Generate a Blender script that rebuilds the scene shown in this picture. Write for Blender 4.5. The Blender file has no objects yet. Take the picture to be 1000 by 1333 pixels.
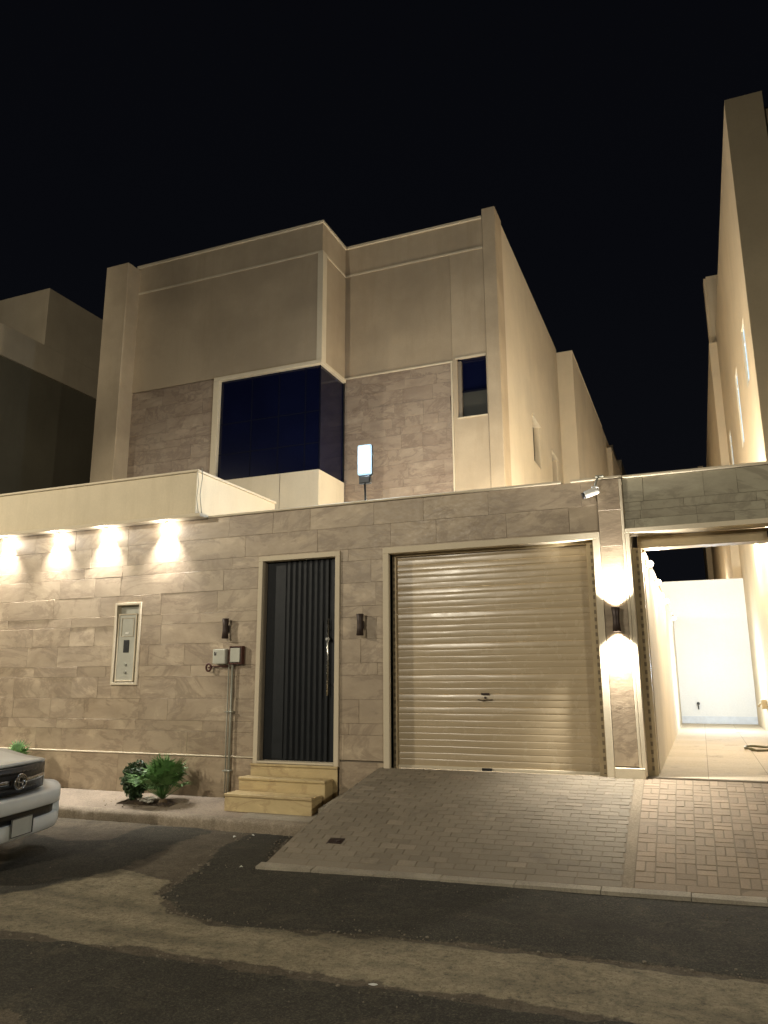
import bpy, bmesh, math, random
from mathutils import Vector, Matrix
random.seed(7)
PI = math.pi
sc = bpy.context.scene
C = sc.collection

# ------------------------------------------------------------------ helpers
def link(o, parent=None):
    C.objects.link(o)
    if parent: o.parent = parent
    return o
def obj(name, bm, m, parent=None, smooth=False, recalc=True):
    if recalc: bmesh.ops.recalc_face_normals(bm, faces=bm.faces)
    me = bpy.data.meshes.new(name); bm.to_mesh(me); bm.free()
    for mm in (m if isinstance(m, (list, tuple)) else [m]): me.materials.append(mm)
    if smooth:
        for p in me.polygons: p.use_smooth = True
    o = bpy.data.objects.new(name, me)
    link(o, parent)
    if parent is not None:
        # geometry is written in world metres: cancel the parent's offset
        pw = parent_matrix(parent)
        o.matrix_parent_inverse = pw.inverted()
    return o
def parent_matrix(p):
    m = Matrix.LocRotScale(p.location, p.rotation_euler, p.scale)
    if p.parent: m = parent_matrix(p.parent) @ p.matrix_parent_inverse @ m
    return m
def tag(o, label, cat, group=None, kind=None):
    if label: o['label'] = label
    if cat: o['category'] = cat
    if group: o['group'] = group
    if kind: o['kind'] = kind
    return o
def thing(name, label, cat, loc=(0,0,0), group=None, rz=0):
    o = bpy.data.objects.new(name, None); o.location = loc; o.rotation_euler = (0,0,rz)
    o.empty_display_size = .2
    link(o); return tag(o, label, cat, group)
def structure(name, bm, m, smooth=False):
    o = obj(name, bm, m, None, smooth); o['kind'] = 'structure'; return o
def B(): return bmesh.new()
def box(bm, x0,x1,y0,y1,z0,z1, bev=0.0, M=None, seg=1, mi=0):
    t = bmesh.new()
    bmesh.ops.create_cube(t, size=1)
    bmesh.ops.scale(t, vec=(abs(x1-x0), abs(y1-y0), abs(z1-z0)), verts=t.verts)
    bmesh.ops.translate(t, vec=((x0+x1)/2,(y0+y1)/2,(z0+z1)/2), verts=t.verts)
    if bev > 0: bmesh.ops.bevel(t, geom=list(t.edges), offset=bev, segments=seg, affect='EDGES', profile=.5)
    merge(bm, t, M, mi); return bm
def merge(bm, t, M=None, mi=0):
    if M is not None: bmesh.ops.transform(t, matrix=M, verts=t.verts)
    vm = {}
    for v in t.verts: vm[v] = bm.verts.new(v.co)
    for f in t.faces:
        try:
            nf = bm.faces.new([vm[v] for v in f.verts]); nf.material_index = mi; nf.smooth = f.smooth
        except ValueError: pass
    t.free()
def tube(bm, pts, r, seg=10, caps=True, mi=0):
    pts = [Vector(p) for p in pts]; rs = r if isinstance(r, (list,tuple)) else [r]*len(pts)
    rings = []; prev = None
    for i,p in enumerate(pts):
        d = (pts[min(i+1,len(pts)-1)] - pts[max(i-1,0)]).normalized()
        a = prev if prev is not None else (Vector((0,0,1)) if abs(d.z)<.9 else Vector((1,0,0)))
        s = d.cross(a).normalized(); a = s.cross(d).normalized(); prev = a
        rings.append([bm.verts.new(p + (s*math.cos(t*2*PI/seg) + a*math.sin(t*2*PI/seg))*rs[i]) for t in range(seg)])
    for i in range(len(rings)-1):
        for t in range(seg):
            f = bm.faces.new((rings[i][t], rings[i][(t+1)%seg], rings[i+1][(t+1)%seg], rings[i+1][t])); f.smooth=True; f.material_index=mi
    if caps:
        bm.faces.new(rings[0][::-1]).material_index=mi; bm.faces.new(rings[-1]).material_index=mi
    return bm
def poly_prism(bm, pts, z0, z1, M=None, mi=0):
    t = bmesh.new()
    a = [t.verts.new((x,y,z0)) for x,y in pts]; b = [t.verts.new((x,y,z1)) for x,y in pts]
    n = len(pts); t.faces.new(a[::-1]); t.faces.new(b)
    for i in range(n): t.faces.new((a[i],a[(i+1)%n],b[(i+1)%n],b[i]))
    merge(bm, t, M, mi)
def sub_rect(r, h):
    u0,u1,v0,v1 = r; a0,a1,b0,b1 = h
    if a1<=u0 or a0>=u1 or b1<=v0 or b0>=v1: return [r]
    out = []
    if a0>u0: out.append((u0,a0,v0,v1))
    if a1<u1: out.append((a1,u1,v0,v1))
    m0,m1 = max(u0,a0), min(u1,a1)
    if b0>v0: out.append((m0,m1,v0,b0))
    if b1<v1: out.append((m0,m1,b1,v1))
    return [q for q in out if q[1]-q[0]>.004 and q[3]-q[2]>.004]
def slabs(bm, P, rows, u0, u1, holes=(), lmin=.4, lmax=.95, gap=.002, thick=.02, rel=.004, seed=1, clip=None, bev=.0015):
    """rows of separate stone slabs with their own tint and relief; P(u,v,n) gives the world point"""
    rnd = random.Random(seed); lay = bm.loops.layers.float_color.get('tint') or bm.loops.layers.float_color.new('tint')
    for (v0,v1) in rows:
        u = u0 - rnd.random()*lmax
        while u < u1:
            L = rnd.uniform(lmin,lmax)
            r0 = (max(u,u0), min(u+L,u1), v0, v1); u += L
            if r0[1]-r0[0] < .03: continue
            tint = (rnd.random(), rnd.random(), rnd.random(), 1); n = rnd.uniform(0,rel)
            tl = (rnd.uniform(-.0012,.0012), rnd.uniform(-.0012,.0012))
            rs = [r0]
            for h in holes: rs = [q for r in rs for q in sub_rect(r,h)]
            for (a0,a1,b0,b1) in rs:
                g = gap/2; e = bev
                o = [(a0+g,b0+g),(a1-g,b0+g),(a1-g,b1-g),(a0+g,b1-g)]
                i = [(a0+g+e,b0+g+e),(a1-g-e,b0+g+e),(a1-g-e,b1-g-e),(a0+g+e,b1-g-e)]
                tt = [-tl[0]-tl[1], tl[0]-tl[1], tl[0]+tl[1], -tl[0]+tl[1]]
                vb = [bm.verts.new(P(*q, 0)) for q in o]; vm = [bm.verts.new(P(*q, thick+n-e)) for q in o]
                vt = [bm.verts.new(P(*q, thick+n+t)) for q,t in zip(i,tt)]
                fs = [bm.faces.new(vt)]
                for k in range(4):
                    fs.append(bm.faces.new((vm[k],vm[(k+1)%4],vt[(k+1)%4],vt[k])))
                    fs.append(bm.faces.new((vb[k],vb[(k+1)%4],vm[(k+1)%4],vm[k])))
                for f in fs:
                    for l in f.loops: l[lay] = tint
    return bm
def wall_holes(bm, P, u0,u1,v0,v1, holes, depth):
    """wall face with real openings and reveals; P(u,v,n)"""
    us = sorted({u0,u1,*[h[0] for h in holes],*[h[1] for h in holes]}); vs = sorted({v0,v1,*[h[2] for h in holes],*[h[3] for h in holes]})
    for i in range(len(us)-1):
        for j in range(len(vs)-1):
            cu,cv = (us[i]+us[i+1])/2, (vs[j]+vs[j+1])/2
            if any(h[0]<cu<h[1] and h[2]<cv<h[3] for h in holes): continue
            bm.faces.new([bm.verts.new(P(a,b,0)) for a,b in ((us[i],vs[j]),(us[i+1],vs[j]),(us[i+1],vs[j+1]),(us[i],vs[j+1]))])
    for (a0,a1,b0,b1) in holes:
        c = [(a0,b0),(a1,b0),(a1,b1),(a0,b1)]
        for k in range(4):
            p,q = c[k], c[(k+1)%4]
            bm.faces.new([bm.verts.new(P(*p,0)),bm.verts.new(P(*q,0)),bm.verts.new(P(*q,-depth)),bm.verts.new(P(*p,-depth))])
    bmesh.ops.remove_doubles(bm, verts=bm.verts, dist=.0005)

# ------------------------------------------------------------------ materials
def newmat(name):
    m = bpy.data.materials.new(name); m.use_nodes = True
    nt = m.node_tree; b = nt.nodes['Principled BSDF']; return m, nt, b
def N(nt, t, **k):
    n = nt.nodes.new(t)
    for a,v in k.items(): setattr(n, a, v)
    return n
def noise(nt, vec, scale, detail=6, rough=.6, dist=0):
    n = N(nt,'ShaderNodeTexNoise'); n.inputs['Scale'].default_value=scale; n.inputs['Detail'].default_value=detail
    n.inputs['Roughness'].default_value=rough; n.inputs['Distortion'].default_value=dist
    nt.links.new(vec, n.inputs['Vector']); return n.outputs['Fac']
def ramp(nt, fac, stops):
    r = N(nt,'ShaderNodeValToRGB'); nt.links.new(fac, r.inputs['Fac'])
    while len(r.color_ramp.elements) < len(stops): r.color_ramp.elements.new(.5)
    for e,(p,c) in zip(r.color_ramp.elements, stops):
        e.position = p; e.color = (*c,1) if len(c)==3 else c
    return r.outputs['Color']
def mix(nt, fac, a, b, blend='MIX'):
    m = N(nt,'ShaderNodeMix', data_type='RGBA', blend_type=blend)
    for s,v in ((m.inputs[0],fac),(m.inputs[6],a),(m.inputs[7],b)):
        if isinstance(v,(int,float)): s.default_value = v
        elif isinstance(v,tuple): s.default_value = (*v,1) if len(v)==3 else v
        else: nt.links.new(v,s)
    return m.outputs[2]
def bump(nt, b, h, strength=.3, dist=.01):
    n = N(nt,'ShaderNodeBump'); n.inputs['Strength'].default_value=strength; n.inputs['Distance'].default_value=dist
    nt.links.new(h, n.inputs['Height']); nt.links.new(n.outputs[0], b.inputs['Normal'])
def mapping(nt, scale=(1,1,1), add=None):
    g = N(nt,'ShaderNodeNewGeometry'); v = g.outputs['Position']
    if add is not None:
        a = N(nt,'ShaderNodeVectorMath', operation='ADD'); nt.links.new(v,a.inputs[0]); nt.links.new(add,a.inputs[1]); v = a.outputs[0]
    m = N(nt,'ShaderNodeMapping'); m.inputs['Scale'].default_value = scale; nt.links.new(v,m.inputs['Vector']); return m.outputs[0]
def rng(nt, fac, a, b, lo=.3, hi=.7):
    m = N(nt,'ShaderNodeMapRange'); nt.links.new(fac,m.inputs[0])
    for i,v in enumerate((lo,hi,a,b)): m.inputs[i+1].default_value = v
    return m.outputs[0]

def plain(name, col, rough=.5, metal=0, var=.12, scale=6, bmp=.1, bscale=60, dark=None, spec=.5):
    m,nt,b = newmat(name); v = mapping(nt)
    f = noise(nt, v, scale, 6, .65)
    lo = tuple(c*(1-var) for c in col); hi = tuple(min(1,c*(1+var*.6)) for c in col)
    c = ramp(nt, f, [(.3,lo),(.7,hi)])
    nt.links.new(c, b.inputs['Base Color'])
    nt.links.new(rng(nt, noise(nt, v, scale*3), max(.02,rough-.1), min(1,rough+.1)), b.inputs['Roughness'])
    b.inputs['Metallic'].default_value = metal
    b.inputs['Specular IOR Level'].default_value = spec
    if bmp: bump(nt, b, noise(nt, v, bscale, 4), bmp, .004)
    return m
def stucco(name, col, stain=.22, streak=.5):
    m,nt,b = newmat(name)
    v = mapping(nt); vs = mapping(nt,(3.2,3.2,.35))
    big = noise(nt, v, .7, 5, .6); st = noise(nt, vs, 1.4, 6, .7); fine = noise(nt, v, 38, 5, .7)
    lo = tuple(c*(1-stain) for c in col)
    c1 = ramp(nt, big, [(.32,lo),(.62,col)])
    c2 = mix(nt, rng(nt, st, 0, streak, .5, .8), c1, tuple(c*.72*k for c,k in zip(col,(1,.97,.9))))
    c3 = mix(nt, rng(nt, fine, 0, .16, .35,.65), c2, tuple(c*.6 for c in col))
    nt.links.new(c3, b.inputs['Base Color']); b.inputs['Roughness'].default_value=.88
    b.inputs['Specular IOR Level'].default_value=.25
    h = mix(nt, .35, noise(nt, v, 120, 3), noise(nt, v, 9, 4))
    bump(nt, b, h, .35, .006)
    return m
def stone(name, light, dark, vein, scale=1.0, rough=(.32,.6)):
    m,nt,b = newmat(name)
    at = N(nt,'ShaderNodeAttribute', attribute_name='tint')
    off = N(nt,'ShaderNodeVectorMath', operation='SCALE'); nt.links.new(at.outputs['Color'],off.inputs[0]); off.inputs['Scale'].default_value=37.0
    v = mapping(nt,(1.0,1.0,1.9), off.outputs[0]); g = mapping(nt)
    sp = N(nt,'ShaderNodeSeparateColor'); nt.links.new(at.outputs['Color'], sp.inputs[0])
    n1 = noise(nt, v, 1.5*scale, 9, .66, .35); n2 = noise(nt, v, .9*scale, 7, .68, .8); n3 = noise(nt, v, 14*scale, 6, .7)
    body = ramp(nt, n1, [(.36,dark),(.5,tuple((a*.9+c*1.1)/2 for a,c in zip(dark,light))),(.62,light)])
    # one slab differs from the next as quarried stone does
    t = mix(nt, rng(nt, sp.outputs[0], .0, .75, 0,1), body, mix(nt, .6, body, dark))
    t = mix(nt, rng(nt, sp.outputs[1], .0, .35, .5,1), t, light)
    vn = ramp(nt, n2, [(.455,(0,0,0)),(.49,(1,1,1)),(.505,(1,1,1)),(.545,(0,0,0))])
    t = mix(nt, mix(nt, .5, vn, (0,0,0)), t, vein)
    vp = ramp(nt, noise(nt, v, 1.5*scale, 7, .65, .5), [(.60,(0,0,0)),(.66,(1,1,1))])
    t = mix(nt, mix(nt, .5, vp, (0,0,0)), t, tuple(min(1,c*1.25) for c in light))
    t = mix(nt, rng(nt, n3, 0, .25), t, dark)
    dust = noise(nt, g, .8, 4)
    t = mix(nt, rng(nt, dust, 0, .22), t, (.36,.31,.24))
    nt.links.new(t, b.inputs['Base Color'])
    nt.links.new(rng(nt, n3, rough[0], rough[1]), b.inputs['Roughness'])
    bump(nt, b, mix(nt, .5, n1, noise(nt, v, 30, 6, .7)), .45, .01)
    return m
def pavers(name, a, c, dusty=.45, dcol=(.34,.31,.25)):
    m,nt,b = newmat(name)
    at = N(nt,'ShaderNodeAttribute', attribute_name='tint'); sp = N(nt,'ShaderNodeSeparateColor'); nt.links.new(at.outputs['Color'], sp.inputs[0])
    v = mapping(nt)
    t = mix(nt, sp.outputs[0], a, c)
    t = mix(nt, rng(nt, sp.outputs[1], 0,.6,.75,1), t, tuple(x*1.45 for x in c))
    t = mix(nt, rng(nt, noise(nt, v, 1.3, 6, .65), 0, dusty*2, .4,.75), t, dcol)
    t = mix(nt, rng(nt, noise(nt, v, 2.7, 5, .7, .6), 0, .75, .58,.8), t, (.07,.06,.05))
    t = mix(nt, rng(nt, noise(nt, v, 60, 4), 0,.35), t, (.12,.1,.08))
    nt.links.new(t, b.inputs['Base Color']); b.inputs['Roughness'].default_value=.85
    bump(nt, b, noise(nt, v, 70, 5), .5, .006); return m
def ground_mat(name, a, c, grit=.35, gs=55, bs=.6, patch=1.4, extra=None, seed=0):
    m,nt,b = newmat(name); v = mapping(nt); 
    mp = N(nt,'ShaderNodeMapping'); mp.inputs['Location'].default_value=(seed,seed*2.3,0); nt.links.new(v, mp.inputs['Vector']); v = mp.outputs[0]
    f = noise(nt, v, patch, 8, .68, .5); t = ramp(nt, f, [(.32,a),(.68,c)])
    g = noise(nt, v, gs, 5, .75)
    t = mix(nt, rng(nt, g, 0, grit, .45,.7), t, tuple(x*1.9 for x in c))
    t = mix(nt, rng(nt, g, grit, 0, .3,.45), t, tuple(x*.4 for x in a))
    vo = N(nt,'ShaderNodeTexVoronoi'); vo.inputs['Scale'].default_value=90; nt.links.new(v, vo.inputs['Vector'])
    t = mix(nt, rng(nt, vo.outputs['Distance'], .22, 0, .1,.35), t, tuple(x*1.6 for x in c))
    if extra: t = mix(nt, rng(nt, noise(nt, v, .55, 6, .7, .8), 0, .8, .5,.72), t, extra)
    ck = noise(nt, v, 1.1, 9, .75, 1.2); ckr = ramp(nt, ck, [(.49,(0,0,0)),(.5,(1,1,1)),(.51,(0,0,0))])
    t = mix(nt, mix(nt, .65, ckr, (0,0,0)), t, tuple(x*.35 for x in a))
    nt.links.new(t, b.inputs['Base Color']); b.inputs['Roughness'].default_value=.9; b.inputs['Specular IOR Level'].default_value=.3
    h = mix(nt, .5, noise(nt, v, 30, 6, .75), noise(nt, v, 110, 3, .7)); bump(nt, b, h, bs, .015); return m
def emit(name, col, s):
    m,nt,b = newmat(name); b.inputs['Emission Color'].default_value=(*col,1); b.inputs['Emission Strength'].default_value=s
    b.inputs['Base Color'].default_value=(.05,.05,.05,1)
    # slightly uneven diffuser
    v = mapping(nt); nt.links.new(rng(nt, noise(nt, v, 20), s*.85, s*1.1), b.inputs['Emission Strength']); return m

M_stone = stone('stone_cladding', (.46,.365,.25), (.27,.205,.135), (.16,.11,.07))
M_stone_v = stone('stone_villa', (.37,.29,.205), (.23,.165,.115), (.13,.085,.06), 1.1, (.5,.75))
M_stone_g = stone('stone_greenish', (.37,.345,.25), (.24,.215,.15), (.13,.11,.075), 1.0)
M_mortar = plain('mortar', (.2,.165,.12), .9, scale=9)
M_trim = stucco('cream_marble_trim', (.62,.54,.40), .1, .2)
M_stucco = stucco('villa_stucco', (.49,.395,.27), .28, .7)
M_stucco2 = stucco('villa_panel_stucco', (.425,.34,.23), .26, .55)
M_cream = stucco('cream_render', (.62,.535,.385), .15, .55)
M_side = stucco('side_wall_render', (.66,.57,.42), .15, .35)
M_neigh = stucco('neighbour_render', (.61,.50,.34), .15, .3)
M_neigh_shade = stucco('neighbour_render_shaded', (.33,.27,.17), .2, .3)  # the house's render darkened, shade of the street front put into the colour
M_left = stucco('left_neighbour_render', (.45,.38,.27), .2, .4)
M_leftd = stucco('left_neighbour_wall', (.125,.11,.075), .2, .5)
M_white = stucco('white_yard_render', (.78,.77,.73), .05, .08)
M_steps = stone('yellow_step_stone', (.56,.44,.22), (.46,.35,.17), (.32,.21,.10), 1.6, (.4,.7))
M_door = plain('charcoal_door_metal', (.007,.009,.011), .5, .0, .25, 4, .05, spec=.3)
M_steel = plain('brushed_steel', (.55,.54,.5), .25, 1, .1)
M_bronze = plain('dark_brown_fixture', (.035,.02,.014), .45, .3)
M_black = plain('black_plastic', (.012,.012,.012), .4)
M_rail = plain('guide_rail_metal', (.44,.35,.21), .5, .2, .15)
def slot_mat():
    m,nt,b=newmat('punched_rail_strip'); g=N(nt,'ShaderNodeNewGeometry'); sp=N(nt,'ShaderNodeSeparateXYZ'); nt.links.new(g.outputs['Position'],sp.inputs[0])
    d=N(nt,'ShaderNodeMath',operation='PINGPONG'); nt.links.new(sp.outputs['Z'],d.inputs[0]); d.inputs[1].default_value=.0425
    c=ramp(nt, rng(nt,d.outputs[0],0,1,0,.0425), [(.45,(.17,.13,.08)),(.6,(.37,.30,.18))]); nt.links.new(c,b.inputs['Base Color']); b.inputs['Roughness'].default_value=.6; return m
M_slot = slot_mat()
M_shutter = None
def shutter_mat():
    m,nt,b = newmat('beige_roller_shutter'); v = mapping(nt)
    vs = mapping(nt,(.35,1,6))
    t = ramp(nt, noise(nt, vs, 2, 5), [(.35,(.40,.32,.205)),(.65,(.45,.36,.235))])
    t = mix(nt, rng(nt, noise(nt, mapping(nt,(1.5,1,.5)), 1.3, 2,.5), 0,.4,.45,.8), t, (.33,.26,.165))
    nt.links.new(t, b.inputs['Base Color']); b.inputs['Metallic'].default_value=.0
    nt.links.new(rng(nt, noise(nt, v, 7), .22,.30), b.inputs['Roughness'])
    return m
M_shutter = shutter_mat()
def glass_mat(name, col, rough=.08):
    m,nt,b = newmat(name); v = mapping(nt)
    t = ramp(nt, noise(nt, v, .9, 3), [(.3,tuple(c*.7 for c in col)),(.7,col)])
    nt.links.new(t, b.inputs['Base Color']); b.inputs['Roughness'].default_value=rough
    b.inputs['Specular IOR Level'].default_value=.35
    bump(nt, b, noise(nt, v, 2.0, 2), .04, .02); return m
M_glass = glass_mat('dark_blue_glass', (.003,.0045,.020), .12)
M_glass_grey = glass_mat('grey_lower_glass', (.05,.05,.042), .3)
M_mullion = plain('navy_mullion', (.002,.0028,.009), .8, .0, spec=.1)
M_pipe = plain('grey_pipe', (.27,.265,.21), .5, .1)
M_meter = plain('meter_box_grey', (.50,.50,.42), .35)
M_meter_in = plain('meter_panel_grey', (.42,.41,.34), .5)
M_red = plain('rusty_red_paint', (.085,.028,.018), .6, .2, .4, 20)
M_white_p = plain('white_plastic', (.72,.70,.64), .35)
M_asph = ground_mat('asphalt', (.052,.045,.034), (.105,.088,.062), .35, extra=(.13,.105,.075))
M_patch = ground_mat('dark_asphalt_patch', (.022,.022,.019), (.042,.040,.032), .3, seed=3.1)
M_dust = ground_mat('sandy_old_asphalt', (.11,.095,.065), (.20,.17,.12), .4, bs=.9, patch=2.2, seed=5.7)
M_conc = ground_mat('worn_concrete', (.19,.165,.125), (.31,.275,.21), .2, bs=.4, seed=1.3)
M_kerb = ground_mat('worn_kerb_concrete', (.15,.12,.085), (.27,.225,.165), .35, bs=.8, patch=3.0, seed=4.3)
M_walk = ground_mat('pinkish_pavement', (.155,.125,.092), (.25,.203,.15), .35, bs=.3, seed=2.3)
M_soil = ground_mat('dark_soil', (.02,.014,.009), (.055,.038,.024), .5, 30, 1.0)
M_pavA = pavers('worn_grey_pavers', (.165,.137,.096), (.21,.175,.125), .85, (.215,.182,.13))
M_pavB = pavers('beige_pavers', (.20,.15,.10), (.275,.205,.135), .5, (.25,.195,.13))
M_strip = ground_mat('dusty_concrete_strip', (.16,.13,.09), (.25,.205,.145), .25, bs=.4, seed=8.3)
M_joint = plain('sand_joint', (.165,.133,.092), .95, scale=9)
M_tile = pavers('yard_tiles', (.52,.43,.29), (.58,.49,.35), .1)

# ------------------------------------------------------------------ ground and road
bm = B(); box(bm, -400,400,-400,400,-.6,-.012)
structure('ground', bm, M_asph)
def sheet(bm, x0,x1,y0,y1,z, n=1):
    bm.faces.new([bm.verts.new((a,b,z)) for a,b in ((x0,y0),(x1,y0),(x1,y1),(x0,y1))])
rr = random.Random(3)
ph = [(rr.uniform(.5,2.2), rr.uniform(.5,2.2), rr.uniform(0,6)) for _ in range(6)]
def roadz(x,y):
    return sum(math.sin(a*x+b*y+c) for a,b,c in ph)*.0022
def ragged(pts, amp=.03, step=.05, seed=0):
    rnd = random.Random(seed); out = []; n = len(pts)
    for i in range(n):
        a = Vector(pts[i]); b = Vector(pts[(i+1)%n]); L = (b-a).length; k = max(1,int(L/step)); nrm = Vector((-(b-a).y,(b-a).x)).normalized() if L>0 else Vector((0,0))
        for j in range(k): out.append(tuple(a.lerp(b,j/k)+nrm*rnd.uniform(-amp,amp)))
    return out
SAND=[(-12,3.1),(-9,3.7),(-5.9,4.3),(-4.67,4.37),(-3.14,4.46),(-2.08,4.5),(-.96,4.52),(4.5,4.45),(4.5,5.32),(.2,5.29),(-.87,5.27),(-2.14,5.22),(-3.37,5.06),(-3.8,5.19),(-4.3,5.55),(-4.4,5.95),(-5.18,6.11),(-5.5,5.3),(-5.8,4.9),(-8,4.7),(-12,4.6)]
TRENCH=[(-3.33,5.10),(-2.14,5.27),(-.87,5.32),(.2,5.34),(4.5,5.38),(4.5,7.3),(.33,7.15),(-2.0,6.95),(-3.9,6.8),(-4.1,7.1),(-4.3,7.6),(-4.4,8.1),(-4.9,8.05),(-4.85,7.3),(-4.5,6.5),(-4.36,5.95),(-4.26,5.6),(-3.77,5.20)]
DARK_BAND=[(-7.4,7.2),(-6.5,6.05),(-5.45,4.95),(-5.25,5.4),(-5.16,6.05),(-5.3,7.0),(-5.4,7.95),(-5.75,8.1),(-6.3,7.95),(-6.2,7.2),(-6.6,7.0)]  # darker band of road in front of the car
NEWA=[(-12,1.2),(-4.2,3.1),(-3.55,3.42),(-2.9,3.15),(-2.2,2.9),(-.8,2.6),(4.5,2.3),(4.5,4.38),(-.96,4.45),(-2.08,4.43),(-3.14,4.39),(-4.67,4.30),(-5.9,4.22),(-9,3.62),(-12,3.02)]
from mathutils import noise as MN
def sdist(P, x, y):
    ins=False; d2=1e9; n=len(P); j=n-1
    for i in range(n):
        x0,y0=P[j]; x1,y1=P[i]
        if (y1>y)!=(y0>y) and x < (x0-x1)*(y-y1)/(y0-y1)+x1: ins=not ins
        dx,dy=x1-x0,y1-y0; t=((x-x0)*dx+(y-y0)*dy)/(dx*dx+dy*dy); t=0 if t<0 else 1 if t>1 else t
        ex,ey=x-x0-t*dx,y-y0-t*dy; e=ex*ex+ey*ey
        if e<d2: d2=e
        j=i
    return math.sqrt(d2)*(1 if ins else -1)
def sstep(a,b,v):
    t=max(0,min(1,(v-a)/(b-a))); return t*t*(3-2*t)
def road_mesh(x0,x1,y0,y1,st,fine):
    bm=B(); lay=bm.verts.layers.float_color.new('wear'); nx=int(round((x1-x0)/st)); ny=int(round((y1-y0)/st)); g=[]
    for i in range(nx+1):
        col=[]
        for j in range(ny+1):
            x=x0+(x1-x0)*i/nx; y=y0+(y1-y0)*j/ny; z=roadz(x,y); c=(0,0,0,1)
            if fine:
                p=Vector((x,y,0)); w=.05*MN.noise(p*1.7)+.035*MN.noise(p*5)+.022*MN.noise(p*14)+.012*MN.noise(p*34)
                ds=sdist(SAND,x,y)+w*1.5; dt=sdist(TRENCH,x,y)+w; dn=sdist(NEWA,x,y)+w*1.2
                sa=sstep(-.05,.05,ds); tr=sstep(-.012,.02,dt); nw=sstep(-.015,.03,dn)
                st_=.85*sstep(-.10,.10,sdist(DARK_BAND,x,y)+w*1.5); k=max(.8*tr,nw,st_); edge=max(math.exp(-(dt/.035)**2),.8*math.exp(-(dn/.045)**2))
                c=(sa,k,edge,1)
                z+=.006*sa+.013*k+.0035*MN.noise(p*9)+.0022*MN.noise(p*27)+.004*edge*max(0,MN.noise(p*21))
            v=bm.verts.new((x,y,z if fine else z-.02)); v[lay]=c; col.append(v)
        g.append(col)
    for i in range(nx):
        for j in range(ny): bm.faces.new((g[i][j],g[i+1][j],g[i+1][j+1],g[i][j+1])).smooth=True
    return bm
def road_mat():
    m,nt,b=newmat('worn_street_surface'); v=mapping(nt); at=N(nt,'ShaderNodeAttribute',attribute_name='wear'); sp=N(nt,'ShaderNodeSeparateColor'); nt.links.new(at.outputs['Color'],sp.inputs[0])
    big=noise(nt,v,1.3,8,.7,.4); mid=noise(nt,v,9,7,.75); fin=noise(nt,v,75,4,.7); grit=N(nt,'ShaderNodeTexVoronoi'); grit.inputs['Scale'].default_value=120; nt.links.new(v,grit.inputs['Vector'])
    def brk(mask,amt=.9,lo=.35,hi=.65):   # break a mask up with grain
        a=N(nt,'ShaderNodeMath',operation='MULTIPLY_ADD'); nt.links.new(mid,a.inputs[0]); a.inputs[1].default_value=amt; a.inputs[2].default_value=-amt/2
        c=N(nt,'ShaderNodeMath',operation='ADD'); nt.links.new(mask,c.inputs[0]); nt.links.new(a.outputs[0],c.inputs[1]); return rng(nt,c.outputs[0],0,1,lo,hi)
    old=ramp(nt,big,[(.3,(.070,.056,.038)),(.5,(.105,.085,.058)),(.7,(.15,.122,.084))])
    sand=ramp(nt,big,[(.3,(.23,.195,.125)),(.55,(.31,.265,.175)),(.72,(.37,.315,.21))])
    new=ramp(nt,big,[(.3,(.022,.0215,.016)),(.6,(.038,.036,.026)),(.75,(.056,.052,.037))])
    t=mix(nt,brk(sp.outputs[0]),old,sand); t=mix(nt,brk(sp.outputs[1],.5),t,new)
    t=mix(nt,rng(nt,noise(nt,v,5.5,8,.8,.5),.75,0,.38,.52),t,mix(nt,.55,t,(.02,.017,.012)))
    t=mix(nt,rng(nt,noise(nt,v,17,6,.8),.6,0,.36,.5),t,mix(nt,.6,t,(.015,.012,.009)))
    # fine grit lying along the broken edges, and scattered dust
    t=mix(nt,rng(nt,noise(nt,v,26,5,.7),0,.55,.5,.62),t,mix(nt,sp.outputs[2],t,(.17,.145,.10)))
    t=mix(nt,rng(nt,noise(nt,v,3.3,7,.75,.6),0,.55,.52,.75),t,(.13,.108,.072))
    t=mix(nt,rng(nt,noise(nt,v,42,6,.8),0,.55,.52,.64),t,mix(nt,.4,t,(.24,.21,.15)))
    t=mix(nt,rng(nt,noise(nt,v,33,5,.8),.75,0,.36,.48),t,mix(nt,.65,t,(.008,.007,.005)))
    t=mix(nt,rng(nt,fin,0,.5,.5,.75),t,(.20,.175,.13)); t=mix(nt,rng(nt,fin,.6,0,.25,.45),t,(.016,.013,.010))
    t=mix(nt,rng(nt,grit.outputs['Distance'],.35,0,.05,.3),t,(.16,.14,.10))
    # faint tyre-darkened bands along the street and cracks
    vb=mapping(nt,(.12,1,1)); t=mix(nt,rng(nt,noise(nt,vb,2.6,3,.5),0,.45,.5,.7),t,(.035,.031,.024))
    ck=ramp(nt,noise(nt,v,1.5,9,.8,.7),[(.494,(0,0,0)),(.5,(1,1,1)),(.506,(0,0,0))]); t=mix(nt,mix(nt,.4,ck,(0,0,0)),t,(.012,.01,.008))
    nt.links.new(t,b.inputs['Base Color']); b.inputs['Roughness'].default_value=.92; b.inputs['Specular IOR Level'].default_value=.25
    bump(nt,b,mix(nt,.45,mid,fin),1.0,.02); return m
M_road=road_mat()
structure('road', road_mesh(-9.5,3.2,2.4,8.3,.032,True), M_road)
structure('street_surface', road_mesh(-40,30,-20,9,1.0,False), M_road)
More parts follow.
